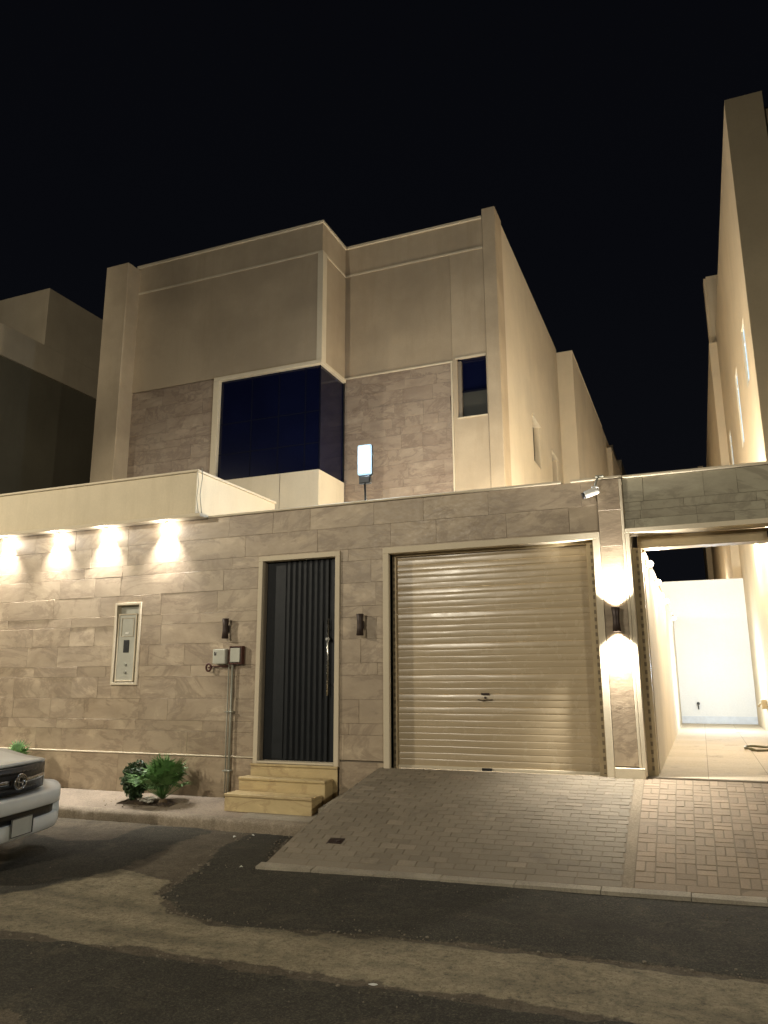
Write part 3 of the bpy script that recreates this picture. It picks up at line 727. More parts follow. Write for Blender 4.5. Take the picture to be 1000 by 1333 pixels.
# yard walls
YL = thing('yard_side_wall','cream wall along the left side of the lit yard, carrying small lamps','wall',(-.6,14,.69))
bm=B(); box(bm,-.70,-.51,9.35,20.03,.5,3.16); obj('wall', bm, M_side, YL)
bm=B(); box(bm,-.73,-.49,9.35,20.025,3.16,3.19,.005); obj('cap', bm, M_trim, YL)
YB = thing('yard_back_wall','plain white wall closing the far end of the lit yard','wall',(.2,20,.69))
bm=B(); box(bm,-.9,1.118,20.01,20.2,.5,4.03); obj('wall', bm, M_white, YB)
bm=B(); box(bm,-.508,1.117,19.99,20.012,.692,.86,.002); obj('skirting', bm, plain('pale_skirting',(.62,.65,.68),.4), YB)
bm=B(); box(bm,-.9,1.12,19.98,20.22,4.03,4.06,.004); obj('cap', bm, M_white, YB)
M_yl=emit('yard_lamp_lens',(1,.84,.6),25)
ys=[9.62,11.5,14.4,18.6]
nm=['nearest small glowing lamp on the yard side wall, by the gate rail','second small glowing lamp from the gate on the yard side wall','third small glowing lamp from the gate on the yard side wall','farthest small glowing lamp on the yard side wall, by the white wall']
for i,y in enumerate(ys):
    t=thing('yard_lamp', nm[i],'wall lamp',(-.5,y,3.05),'small lamps along the yard side wall')
    bm=B(); tube(bm,[(-.51,y,3.06),(-.485,y,3.06)],.06,14); obj('base', bm, M_white_p, t)
    bm=B(); bmesh.ops.create_uvsphere(bm,u_segments=14,v_segments=8,radius=.04); bmesh.ops.translate(bm,vec=(-.455,y,3.06),verts=bm.verts); obj('globe', bm, M_yl, t, True)
    lamp('yard_lamp_light',(-.38,y,3.05),'POINT',[46,56,34,7][i],[(1,.90,.74),(1,.92,.80),(1,.96,.92),(.86,.94,1)][i],t,radius=.06)
lamp('yard_fill_light',(.35,17.3,1.9),'POINT',190,(.66,.82,1),radius=.1)  # unseen cool light added to brighten the yard's back wall
bm=B(); tube(bm,[(-.12,20.0,1.15),(-.12,19.93,1.15)],.035,12); tube(bm,[(-.12,19.95,1.15),(-.12,19.95,1.02)],.012,8)
tag(obj('garden_tap', bm, M_black),'small black tap low on the white back wall of the yard','tap')
bm=B(); box(bm,1.02,1.118,16.6,16.9,1.15,1.32,.01); tube(bm,[(1.0,16.6,1.25),(.96,16.5,1.2)],.02,8)
tag(obj('hose_bracket', bm, M_rail),'brown bracket on the neighbour wall inside the lit yard','bracket')
bm=B()
pts=[(.80+.30*math.cos(a*PI/12)*(1+.02*math.sin(a)),12.85+.36*math.sin(a*PI/12),.705+.006*(a%5)) for a in range(0,52)]
tube(bm,pts,.014,8); tag(obj('garden_hose', bm, plain('green_hose',(.12,.11,.06),.5)),'dark garden hose coiled flat on the yard tiles','hose')

# ------------------------------------------------------------------ the villa
V = thing('villa','two-storey beige villa with stone panels, corner window and tall pilasters behind the street wall','villa',(-7,12.5,.2))
Y1, Y2 = 11.95, 13.0; XB=-6.11; XR=-2.93
# core volumes (recessed behind the skins)
bm=B(); box(bm,-10.95,XB-.25,Y1+.12,30,.2,7.55-2.2); box(bm,-10.95,XB-.12,Y1+.12,24,7.62,10.3); box(bm,-10.95,XR-.15,Y2+.16,26,.2,10.3)
obj('building_core', bm, M_leftd, V)
WL=(-8.34,XB,5.46,7.52)
bm=B()
# left block: stucco skins
box(bm,-10.90,XB,Y1,Y1+.12,9.87,10.47)            # parapet band
box(bm,XB-.12,XB,Y1+.1205,Y2+.03,9.87,10.47)
obj('parapet_band', bm, M_stucco, V)
bm=B(); box(bm,-10.60,XB+.025,Y1-.03,Y1+.30,10.47,10.53,.008); box(bm,XB-.3,XB+.03,Y1+.302,Y2+.02,10.47,10.53,.008); box(bm,XB+.035,XR-.27,Y2-.03,Y2+.3,10.47,10.53,.008); obj('roof_cap', bm, M_cream, V)
bm=B(); box(bm,-10.62,XB+.012,Y1-.014,Y1-.001,9.84,9.88); box(bm,XB+.001,XB+.014,Y1,Y2,9.84,9.88); box(bm,XB+.016,XR-.27,Y2-.014,Y2-.001,9.84,9.88); obj('string_course', bm, M_cream, V)
bm=B(); box(bm,-10.60,XB,Y1,Y1+.12,7.60,9.868); box(bm,XB-.12,XB,Y1+.1205,Y2+.03,7.60,9.868); obj('stucco_panel', bm, M_stucco2, V)
bm=B(); box(bm,XB-.09,XB+.022,Y1-.016,Y1-.001,7.60,9.84); box(bm,XB+.0015,XB+.022,Y1,Y1+.16,7.60,9.84); obj('corner_bead', bm, M_cream, V)
bm=B(); box(bm,-8.47,XB+.03,Y1-.04,Y1+.10,7.52,7.597,.006); box(bm,XB-.1,XB+.032,Y1+.102,Y2-.001,7.52,7.597,.006); box(bm,-8.47,-8.34,Y1-.04,Y1+.10,4.3,7.518,.006); obj('window_surround', bm, M_cream, V)
# glazed corner
bm=B(); box(bm,-8.338,XB-.03,Y1+.05,Y1+.07,5.46,7.518); box(bm,XB-.05,XB-.03,Y1+.0705,Y2-.001,5.46,7.518); gl=obj('corner_window', bm, M_glass, V)
bm=B()
for xx in (-7.62,-7.02,-6.45,): box(bm,xx-.009,xx+.009,Y1+.048,Y1+.05,5.46,7.518)
for zz in (6.0,6.62): box(bm,-8.338,XB-.03,Y1+.0485,Y1+.0495,zz-.009,zz+.009)
box(bm,XB-.045,XB-.026,Y1+.046,Y1+.068,5.46,7.518)
obj('mullions', bm, M_mullion, gl)
# block under the window
bm=B(); box(bm,-8.338,XB+.012,Y1-.05,Y2-.02,3.2,5.455); obj('window_base', bm, M_cream, V)
bm=B(); box(bm,-6.905,-6.895,Y1-.053,Y1-.048,3.2,5.45); obj('expansion_joint', bm, M_mortar, V)
# stone panel left of the window
rv=[]; z=3.0
for k in range(40):
    h=random.Random(k).choice([.15,.2,.28,.3]); rv.append((z,min(z+h,7.59))); z+=h
    if z>=7.59: break
bm=B(); slabs(bm, lambda u,v,n:(u,Y1+.04-n,v), rv, -10.60,-8.472, [], .25,.7, seed=51, rel=.006); obj('stone_cladding', bm, M_stone_v, V)
bm=B(); slabs(bm, lambda u,v,n:(u,Y2+.03-n,v), rv, XB,-3.90, [], .25,.75, seed=52, rel=.006)
obj('stone_cladding', bm, M_stone_v, V)
bm=B(); box(bm,-10.60,-8.472,Y1+.0405,Y1+.12,2.8,7.598); obj('cladding_core', bm, M_mortar, V)
bm=B(); box(bm,XB-.01,-3.70,Y2+.0305,Y2+.15,2.8,7.598); obj('cladding_core', bm, M_mortar, V)
bm=B(); box(bm,XB+.001,-3.86,Y2-.012,Y2+.03,7.592,7.625,.004); box(bm,-3.898,-3.865,Y2-.012,Y2+.03,3.0,7.590,.004); obj('panel_trim', bm, M_cream, V)
# right block upper wall: two panels with a seam, real window opening
W2=(-3.77,-3.21,6.47,7.66)
bm=B(); wall_holes(bm, lambda u,v,n:(u,Y2-n,v), -3.86,-3.20,3.0,9.868, [W2], .14)
obj('window_strip', bm, M_stucco, V)
bm=B(); box(bm,XB+.001,-3.865,Y2+.004,Y2+.15,7.625,9.868); obj('upper_panel', bm, M_stucco2, V)
bm=B(); box(bm,XB+.0005,-3.20,Y2,Y2+.15,9.87,10.47); obj('parapet_band', bm, M_stucco, V)
bm=B(); box(bm,W2[0],W2[1],Y2+.10,Y2+.115,7.0,W2[3]); sw=obj('small_window', bm, M_glass, V)
bm=B(); box(bm,W2[0],W2[1],Y2+.095,Y2+.115,W2[2],6.995); obj('lower_pane', bm, M_glass_grey, sw)
bm=B(); box(bm,W2[0],W2[1],Y2+.07,Y2+.1,6.98,7.01); box(bm,W2[0],W2[0]+.02,Y2+.07,Y2+.099,W2[2],W2[3]); box(bm,W2[1]-.02,W2[1],Y2+.07,Y2+.099,W2[2],W2[3]); obj('frame', bm, M_mullion, sw)
bm=B(); box(bm,W2[0]-.03,W2[1],Y2-.015,Y2-.001,W2[3]-.03,W2[3]+.005); obj('lintel', bm, M_cream, sw)
bm=B(); box(bm,W2[0]-.01,W2[1],Y2-.02,Y2-.001,W2[2]-.02,W2[2]); obj('sill', bm, M_cream, sw)
# pilasters
bm=B(); box(bm,-11.11,-10.52,11.57,12.3,.2,10.42,.01); box(bm,-11.11,-10.95,12.31,30,.2,9.6); obj('pilaster', bm, M_stucco, V)
bm=B(); box(bm,-3.19,XR,Y2-.04,Y2+.5,.2,10.66,.01); obj('pilaster', bm, M_stucco, V)
# long side wall to the passage, with slot windows
S1=(15.95,16.75,6.35,7.35); S2=(18.3,19.1,6.3,7.2)
bm=B(); wall_holes(bm, lambda u,v,n:(XR-.02+n,u,v), Y2+.5,20.0,.2,10.63, [S1,S2], .16); obj('side_wall', bm, M_side, V)
for S in (S1,S2):
    bm=B(); box(bm,XR-.17,XR-.15,S[0],S[1],S[2],S[3]); o=obj('slot_window', bm, M_glass_grey, V)
    bm=B(); box(bm,XR-.02,XR+.012,S[0]-.04,S[1]+.04,S[3],S[3]+.06,.004); obj('lintel', bm, M_trim, o)
bm=B(); box(bm,XR-.25,XR-.021,Y2+.5,20.0,10.4,10.628); obj('side_parapet', bm, M_side, V)
# rear stair block steps out and up
bm=B(); box(bm,XR-.8,-2.53,20.0,29.2,.2,10.52); box(bm,XR-.8,-2.52,20.0,27.0,10.521,10.54)
obj('rear_block', bm, M_side, V)
bm=B(); box(bm,-2.528,-2.36,28.2,36,.2,10.1); obj('rear_pilaster', bm, M_side, V)

# far house seen in the gap
t=thing('far_house','distant beige house end seen in the gap behind the villa rear','house',(-3.4,36,.2))
bm=B(); box(bm,-9,-2.98,36.3,44,.2,12.55); obj('wall', bm, M_left, t)
bm=B(); box(bm,-2.975,-2.70,37.2,44,.2,12.1); obj('side_bay', bm, M_left, t)
bm=B(); box(bm,-9,-2.95,36.2,36.299,12.2,12.6,.01); obj('parapet', bm, M_left, t)
# left neighbour
LN = thing('left_neighbour_house','dim rendered house at the far left with a raised roof block and pale parapet band','house',(-17,14,.2))
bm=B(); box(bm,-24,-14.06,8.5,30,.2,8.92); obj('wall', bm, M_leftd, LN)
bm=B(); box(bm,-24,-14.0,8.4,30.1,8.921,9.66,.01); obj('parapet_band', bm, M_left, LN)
bm=B(); box(bm,-22,-14.03,12.78,26,9.661,11.18,.01); obj('roof_block', bm, M_left, LN)
bm=B(); box(bm,-14.05,-13.97,10.4,10.46,.2,8.9); obj('drain_pipe', bm, M_pipe, LN)
# right neighbour
RN = thing('right_neighbour_house','tall warm-lit house on the right with narrow glowing windows above the open gateway','house',(3,14,.2))
XN=1.12
wins=[(12.72,13.30,6.40,7.42),(15.1,15.72,6.05,7.52),(18.8,19.4,6.25,7.42),(22.1,22.7,6.25,7.3)]
bm=B(); wall_holes(bm, lambda u,v,n:(XN-n,u,v), 11.75,20.4,.2,10.66, [w for w in wins if w[1]<20], .2); obj('side_wall', bm, M_neigh, RN)
bm=B(); box(bm,XN+.3,7,12.0,30,.2,10.6); box(bm,XN+.02,XN+.29,12.0,20.3,10.3,10.65); obj('building_core', bm, M_neigh_shade, RN)
bm=B(); box(bm,XN+.004,1.66,11.72,11.98,.2,10.70); box(bm,1.66,7,11.78,11.98,.2,10.4); obj('front_wall', bm, M_neigh_shade, RN)
bm=B(); box(bm,.93,1.8,20.4,40,.2,10.3); box(bm,1.04,1.6,20.9,21.4,10.3,12.45); box(bm,.98,1.04,21.0,21.4,10.3,12.45); obj('rear_block', bm, M_neigh, RN)
bm=B(); box(bm,.70,.925,38,46,.2,11.6); obj('rear_pilaster', bm, M_neigh, RN)
M_slit=emit('pale_blue_lit_glass',(.55,.80,1.0),1.3)
for w in wins[:3]:
    bm=B(); box(bm,XN+.03,XN+.05,w[0],w[1],w[2],w[3]-.0); o=obj('lit_window', bm, M_slit, RN)
    bm=B(); box(bm,XN+.018,XN+.029,(w[0]+w[1])/2-.02,(w[0]+w[1])/2+.02,w[2],w[3]); box(bm,XN+.018,XN+.029,w[0],w[1],w[3]-.26,w[3]-.23); obj('frame', bm, M_white_p, o)

# ------------------------------------------------------------------ plants
def leafmat(name,a,c):
    m,nt,b=newmat(name); v=mapping(nt); t=ramp(nt,noise(nt,v,9,4),[(.3,a),(.7,c)]); nt.links.new(t,b.inputs['Base Color']); b.inputs['Roughness'].default_value=.5
    b.inputs['Transmission Weight'].default_value=0; return m
M_leaf=leafmat('dark_shrub_leaves',(.018,.04,.012),(.045,.085,.028)); M_palm=leafmat('palm_fronds',(.06,.13,.035),(.13,.25,.075)); M_stem=plain('brown_stem',(.09,.06,.035),.8,scale=20)
M_bark=plain('palm_fibre',(.13,.09,.05),.9,scale=30,bmp=.8)
def shrub(loc, rx, rz, n, label, seed):
    rnd=random.Random(seed); x,y,z=loc
    t=thing('shrub', label,'shrub',loc)
    bm=B()
    for k in range(9):
        a=rnd.uniform(0,2*PI); r=rnd.uniform(.2,.8)*rx
        tube(bm,[(x,y,z),(x+.4*r*math.cos(a),y+.3*r*math.sin(a),z+rz*.7),(x+r*math.cos(a),y+.8*r*math.sin(a),z+rz*rnd.uniform(1.0,1.7))],[.012,.008,.003],6)
    obj('stem', bm, M_stem, t)
    bm=B()
    for k in range(n):
        while 1:
            p=Vector((rnd.uniform(-1,1),rnd.uniform(-1,1),rnd.uniform(-1,1)))
            if .25<p.length<1: break
        bumpy=1+.26*MN.noise(p*2.1+Vector((seed,0,0)))+.16*MN.noise(p*5)
        if MN.noise(p*3.2+Vector((0,seed,4)))>.22: continue
        q=Vector((x+p.x*rx*bumpy,y+p.y*rx*.85*bumpy,z+rz+.03+p.z*rz*bumpy))
        if p.z<-.2: q.x=x+(q.x-x)*(1+p.z*.45)
        s=rnd.uniform(.013,.024); d=Vector((rnd.gauss(0,1),rnd.gauss(0,1),rnd.gauss(.3,1))).normalized(); e=d.cross(Vector((rnd.gauss(0,1),rnd.gauss(0,1),rnd.gauss(0,1)))).normalized()
        vs=[bm.verts.new(c) for c in (q-d*s*1.3, q+e*s*.6, q+d*s*1.3, q-e*s*.6)]
        bm.faces.new(vs)
    obj('foliage', bm, M_leaf, t, recalc=False)
shrub((-7.05,8.60,.17),.21,.235,4200,'dark dense rounded shrub left of the small fan palm by the stone wall',3)
def fanpalm(loc, R, n, label, seed, trunk=.14, emin=.05):
    rnd=random.Random(seed); x,y,z=loc; t=thing('fan_palm', label,'palm',loc)
    bm=B(); tube(bm,[(x,y,z-.02),(x+.005,y,z+trunk*.5),(x,y,z+trunk)],[.05,.06,.035],10); obj('trunk', bm, M_bark, t)
    bm=B()
    for k in range(n):
        az=rnd.uniform(0,2*PI); el=rnd.triangular(emin,1.5,1.25)
        d=Vector((math.cos(az)*math.cos(el),math.sin(az)*math.cos(el)*.75,math.sin(el))); L=R*rnd.uniform(.25,.66)
        b0=Vector((x,y,z+trunk)); b1=b0+d*L
        tube(bm,[b0,b0+d*L*.5,b1],[.006,.005,.004],5)
        side=d.cross(Vector((0,0,1))).normalized(); up=side.cross(d).normalized()
        nl=13
        for j in range(nl):
            a=(j/(nl-1)-.5)*2.5; ld=(d*math.cos(a)+side*math.sin(a)).normalized(); LL=R*rnd.uniform(.38,.5)*(1-.25*abs(a)/1.25)
            w=.013; per=up.cross(ld).normalized(); droop=Vector((0,0,-.10*R))
            p0=b1; p1=b1+ld*LL*.5+up*.01; p2=b1+ld*LL+droop*rnd.uniform(.2,1.3)
            vs=[bm.verts.new(c) for c in (p0-per*.003,p0+per*.003,p1+per*w,p1-per*w)]; bm.faces.new(vs)
            v2=bm.verts.new(p2); bm.faces.new((vs[3],vs[2],v2))
    obj('fronds', bm, M_palm, t, recalc=False)
fanpalm((-6.60,8.60,.17),.60,50,'small bright green fan palm in the pavement planting pit',5,.05,.35)
fanpalm((-9.2,8.62,.17),.52,16,'low fan palm partly hidden behind the white car bonnet',8,.25)
# pale pebbles round the palm
peb=[]
rnd=random.Random(9)
bm=B()
for k in range(38):
    r=rnd.uniform(.012,.026); tt=bmesh.new(); bmesh.ops.create_icosphere(tt,subdivisions=1,radius=r)
    for v in tt.verts: v.co*=rnd.uniform(.75,1.15); v.co.z*=.7
    bmesh.ops.translate(tt,vec=(-6.76+rnd.gauss(0,.06),8.50+rnd.gauss(0,.03),.19+rnd.uniform(0,.06)),verts=tt.verts); merge(bm,tt)
tag(obj('white_pebbles', bm, plain('white_pebble',(.42,.40,.34),.7)),'small heap of white pebbles at the foot of the fan palm','pebbles',kind='stuff')

bm=B()
for k in range(90):
    x=-6.8+rnd.gauss(0,.28); y=8.52+rnd.gauss(0,.12); 
    if y<8.25 or y>8.9: continue
    a=rnd.uniform(0,6.3); l=rnd.uniform(.012,.03); z=zp(y)+.008; d=Vector((math.cos(a)*l,math.sin(a)*l,rnd.uniform(-.004,.008))); e=Vector((-d.y*.35,d.x*.35,.003)); q=Vector((x,y,z))
    bm.faces.new([bm.verts.new(c) for c in (q-d,q+e,q+d,q-e)])
tag(obj('dry_leaves', bm, plain('dry_leaf',(.12,.085,.04),.8)),'dry fallen leaves round the planting pit','leaves',kind='stuff')
# loose litter and grit in the street
rnd=random.Random(17)
def scrap(loc, s, label, col):
    bm=B(); n=7; z=loc[2]
    pts=[bm.verts.new((loc[0]+s*math.cos(k*2*PI/n)*rnd.uniform(.6,1),loc[1]+s*.7*math.sin(k*2*PI/n)*rnd.uniform(.6,1),z+rnd.uniform(.002,.018))) for k in range(n)]
    c=bm.verts.new((loc[0],loc[1],z+.02)); lo=[bm.verts.new(p.co-Vector((0,0,.003))) for p in pts]; cl=bm.verts.new(c.co-Vector((0,0,.003)))
    for k in range(n): bm.faces.new((pts[k],pts[(k+1)%n],c)); bm.faces.new((lo[k],cl,lo[(k+1)%n])); bm.faces.new((pts[k],lo[k],lo[(k+1)%n],pts[(k+1)%n]))
    tag(obj('paper_scrap', bm, plain('scrap_paper',col,.8)),label,'litter','litter in the street')
scrap((-1.86,4.39,.02),.035,'white paper scrap on the dark asphalt near the bottom of the picture',(.62,.62,.58))
scrap((-4.93,7.72,.02),.022,'tiny white scrap left of two below the kerb by the steps',(.6,.6,.55))
scrap((-4.78,7.86,.02),.022,'tiny white scrap right of two below the kerb by the steps',(.6,.6,.55))
scrap((-4.10,6.55,.02),.02,'small pale scrap beside the left foot of the driveway',(.5,.5,.42))
bm=B()
def inpatch(x,y): return True
M_grit=plain('road_grit',(.17,.145,.105),.9)
for k in range(700):
    x=rnd.uniform(-8,2); y=rnd.choice([rnd.uniform(3,6.6), rnd.gauss(5.2,.12), rnd.gauss(4.45,.12), rnd.gauss(7.9,.12) if x<-4.5 else rnd.gauss(6.55,.06)])
    if y>8: continue
    r=rnd.uniform(.002,.006); tt=bmesh.new(); bmesh.ops.create_icosphere(tt,subdivisions=1,radius=r)
    bmesh.ops.translate(tt,vec=(x,y,roadz(x,y)+.014+r*.3),verts=tt.verts); merge(bm,tt)
for k in range(420):
    e=rnd.choice([TRENCH,NEWA,TRENCH]); i=rnd.randrange(len(e)); a_=Vector(e[i-1]); b__=Vector(e[i]); q=a_.lerp(b__,rnd.random())
    if not(-8<q.x<2 and 3<q.y<8.05): continue
    q+=Vector((rnd.gauss(0,.05),rnd.gauss(0,.05)));
    if q.y>foot(q.x)-.13 and q.x>-4: continue
    r=rnd.choice([.005,.007,.009,.014]); tt=bmesh.new(); bmesh.ops.create_icosphere(tt,subdivisions=1,radius=r)
    for v in tt.verts: v.co*=rnd.uniform(.7,1.2); v.co.z*=.6
    bmesh.ops.translate(tt,vec=(q.x,q.y,roadz(q.x,q.y)+.012+r*.3),verts=tt.verts); merge(bm,tt)
g=obj('gravel', bm, M_grit); tag(g,'loose grit and small stones scattered over the road','gravel',kind='stuff')
# small service covers let into the driveway
def ramp_cover(x,t,w,h,m,label,rise=.004):
    bm=B(); a=[ramp_pt(x-w/2,t,rise),ramp_pt(x+w/2,t,rise),ramp_pt(x+w/2,t+h/Lr,rise),ramp_pt(x-w/2,t+h/Lr,rise)]
    bo=[p-Vector((0,0,.02)) for p in a]; A=[bm.verts.new(p) for p in a]; Bq=[bm.verts.new(p) for p in bo]
    bm.faces.new(A); bm.faces.new(Bq[::-1])
    for k in range(4): bm.faces.new((A[k],A[(k+1)%4],Bq[(k+1)%4],Bq[k]))
    c=(a[0]+a[1]+a[2]+a[3])/4
    tube(bm,[c+Vector((w*.2,0,-.01)),c+Vector((w*.2,0,.008))],.022,10)
    tag(obj('service_cover', bm, m),label,'drain cover',None)
ramp_cover(-2.62,.865,.27,.12,M_walk,'pale rectangular service cover in the driveway below the garage latch')
ramp_cover(-3.42,.16,.15,.10,M_bronze,'small dark cover near the lower left corner of the driveway')

# ------------------------------------------------------------------ white car, front end at the left edge
def car():
    ox,oy,yaw = -6.36,5.98,math.radians(14)
    t=thing('parked_car','white off-road car parked by the kerb, dark grille and emblem facing right','car',(ox,oy,.03),rz=yaw)
    MW=Matrix.Translation((ox,oy,.03))@Matrix.Rotation(yaw,4,'Z')
    M_paint,nt,b=newmat('white_car_paint'); v=mapping(nt)
    tcol=ramp(nt,noise(nt,v,3,5),[(.3,(.74,.76,.72)),(.7,(.82,.84,.80))]); nt.links.new(tcol,b.inputs['Base Color']); b.inputs['Roughness'].default_value=.32; b.inputs['Coat Weight'].default_value=.6; b.inputs['Coat Roughness'].default_value=.12
    M_chrome=plain('chrome',(.38,.38,.38),.24,1,.1); M_glassc=glass_mat('car_glass',(.01,.012,.014)); M_tyre=plain('tyre_rubber',(.02,.02,.02),.8); M_lamp=glass_mat('headlamp_lens',(.35,.36,.36),.1)
    def put(name,bm,m,parent=t,smooth=False): 
        bmesh.ops.transform(bm,matrix=MW,verts=bm.verts); return obj(name,bm,m,parent,smooth)
    def loft(secs, caps=True):
        bm=B(); R=[[bm.verts.new(p) for p in s] for s in secs]; n=len(secs[0])
        for i in range(len(R)-1):
            for k in range(n):
                f=bm.faces.new((R[i][k],R[i][(k+1)%n],R[i+1][(k+1)%n],R[i+1][k])); f.smooth=True
        if caps: bm.faces.new(R[0][::-1]); bm.faces.new(R[-1])
        return bm
    def sec(x, w, z0, z1, wt=None, dome=.02):
        wt=wt or w*.9; h=z1-z0
        half=[(0,z0),(w*.8,z0),(w*.97,z0+.06*h),(w,z0+.3*h),(w*1.0,z0+.6*h),(w*.97,z0+.82*h),(wt,z1-dome),(wt*.7,z1-dome*.3),(0,z1)]
        r=[(x,y,z) for y,z in half]; l=[(x,-y,z) for y,z in half[1:-1]][::-1]; return r+l
    # main body: bonnet, wings, sides
    secs=[sec(-.12,.68,.42,.885,.66),sec(-.16,.70,.40,.90,.68),sec(-.32,.74,.38,.93,.64),sec(-.62,.86,.36,.985,.72),sec(-1.0,.92,.34,1.02,.8),sec(-1.5,.93,.33,1.04,.82),sec(-3.0,.94,.33,1.0,.9),sec(-4.5,.93,.36,1.0,.9),sec(-4.8,.86,.42,.96,.82)]
    body=put('body',loft(secs),M_paint)
    put('bonnet_lip',loft([[(-.155+.02*0,y,.875-.0),(-.105-.05*(abs(y)/.6)**2+.0,y,.862),(-.12-.05*(abs(y)/.6)**2,y,.835)] if False else [(-.10-.05*(y/.6)**2,y,.897-.012*(y/.6)**2),(-.03-.07*(y/.6)**2,y,.88-.012*(y/.6)**2),(-.06-.07*(y/.6)**2,y,.84-.01*(y/.6)**2)] for y in (-.68,-.5,-.34,-.17,0,.17,.34,.5,.68)]),M_paint,body,True)
    # cabin
    cs=[]
    for (x,w,z1) in ((-1.35,.80,1.0),(-1.75,.74,1.42),(-2.1,.70,1.52),(-3.3,.70,1.54),(-4.2,.69,1.5),(-4.6,.74,1.0)):
        cs.append([(x,-w,.97),(x,-w*.93,z1-.05),(x,-w*.8,z1),(x,w*.8,z1),(x,w*.93,z1-.05),(x,w,.97)])
    cab=put('cabin',loft(cs),M_paint,t,True)
    bm=B(); 
    for s in (-1,1):
        for (x0,x1) in ((-2.85,-1.85),(-3.95,-2.95)):
            vs=[bm.verts.new((x,s*y,z)) for x,y,z in ((x0,.765,1.05),(x1,.77,1.05),(x1-.1,.70,1.42),(x0,.695,1.44))]; bm.faces.new(vs)
    vs=[bm.verts.new(p) for p in ((-1.36,-.72,1.04),(-1.36,.72,1.04),(-1.745,.66,1.41),(-1.745,-.66,1.41))]; bm.faces.new(vs)
    r=put('windows',bm,M_glassc,cab); sm=r.modifiers.new('s','SOLIDIFY'); sm.thickness=.02; sm.offset=0
    # grille: dark recess, surround, chrome bar and oval emblem ring
    def arc(y,x0,k=.16): return x0-k*(y/.7)**2
    def strip(y0,y1,z0,z1,x0,th,n=12,k=.16,zt=0):
        secs=[]
        for i in range(n+1):
            y=y0+(y1-y0)*i/n; x=arc(y,x0,k); secs.append([(x,y,z0+zt*abs(y)),(x,y,z1+zt*abs(y)),(x-th,y,z1+zt*abs(y)),(x-th,y,z0+zt*abs(y))])
        return loft(secs)
    gr=put('grille',strip(-.68,.68,.60,.845,.0,.10,k=.13),M_black,t)
    for zz in (.645,.80): put('grille_bar',strip(-.65,.65,zz-.009,zz+.009,.010,.02),plain('dark_chrome',(.06,.06,.06),.3,.6),gr)
    put('chrome_bar',strip(.12,.66,.695,.735,.028,.03,k=.16),M_chrome,gr,True); put('chrome_bar',strip(-.66,-.12,.695,.735,.028,.03),M_chrome,gr,True)
    bm=B(); tube(bm,[(.045,.092*math.cos(a*PI/12),.715+.066*math.sin(a*PI/12)) for a in range(25)],.013,8,caps=False)
    tube(bm,[(.048,.036*math.cos(a*PI/12),.715+.058*math.sin(a*PI/12)) for a in range(25)],.008,6,caps=False)
    tube(bm,[(.048,.072*math.cos(a*PI/12),.733+.026*math.sin(a*PI/12)) for a in range(25)],.008,6,caps=False)
    put('emblem',bm,M_chrome,gr,True)
    # headlamps wrap back along the wings
    for s in (-1,1):
        secs=[]
        for (x,y,h) in ((-.26,.73,.07),(-.40,.78,.075),(-.52,.81,.07),(-.64,.875,.045)):
            secs.append([(x+.02,s*y,.70-h),(x+.025,s*(y+.005),.70+h),(x-.06,s*(y-.03),.70+h),(x-.06,s*(y-.03),.70-h)])
        put('headlamp',loft(secs),M_lamp,t,True)
    # bumper: wide curved bar with an upper lip, air slot and lower valance
    def bump(z0,z1,x0,w,th,tipup=0,k=.26,n=26):
        secs=[]
        for i in range(n+1):
            u=-1+2*i/n; y=w*math.sin(u*PI/2)**1 if False else w*u; a=abs(u)
            x=x0-k*(.25*a**2+.75*a**7); zz=tipup*max(0,a-.72)/.28
            cx=[(x-.01,z0),(x,z0+.012),(x+.004,(z0+z1)/2),(x-.004,z1+zz-.014),(x-.018,z1+zz),(x-th,z1+zz+.008),(x-th,z0)]
            secs.append([(q,y,r) for q,r in cx])
        return loft(secs)
    bp=put('bumper',bump(.44,.575,.13,.93,.22,.05),M_paint,t,True)
    put('air_slot',bump(.335,.445,.085,.86,.10),M_black,bp)
    put('lower_bumper',bump(.20,.34,.12,.91,.2),M_paint,bp,True)
    for s in (-1,1):
        secs=[]
        for i in range(9):
            a=.84+.16*i/8; y=s*.92*a; x=.126-.26*(.25*a**2+.75*a**7)
            secs.append([(x-.012,y,.21),(x,y,.24),(x+.003,y,.34),(x-.001,y,.45),(x-.2,y,.45),(x-.2,y,.21)])
        put('bumper_end',loft(secs),M_paint,bp,True)
        bm=B(); tube(bm,[(-.06,s*.6,.39),(.015,s*.6,.39)],.045,14); put('fog_lamp',bm,M_lamp,bp)
    bm=B(); box(bm,.142,.15,-.24,.10,.235,.40,.003); pl=put('number_plate',bm,plain('white_plate',(.55,.56,.5),.4),bp)
    bm=B()
    for r_ in ((-.242,-.236,.235,.40),(.090,.105,.235,.40),(-.236,.09,.235,.240),(-.236,.09,.395,.40)): box(bm,.1505,.154,r_[0],r_[1],r_[2],r_[3])
    put('plate_frame',bm,M_black,pl)
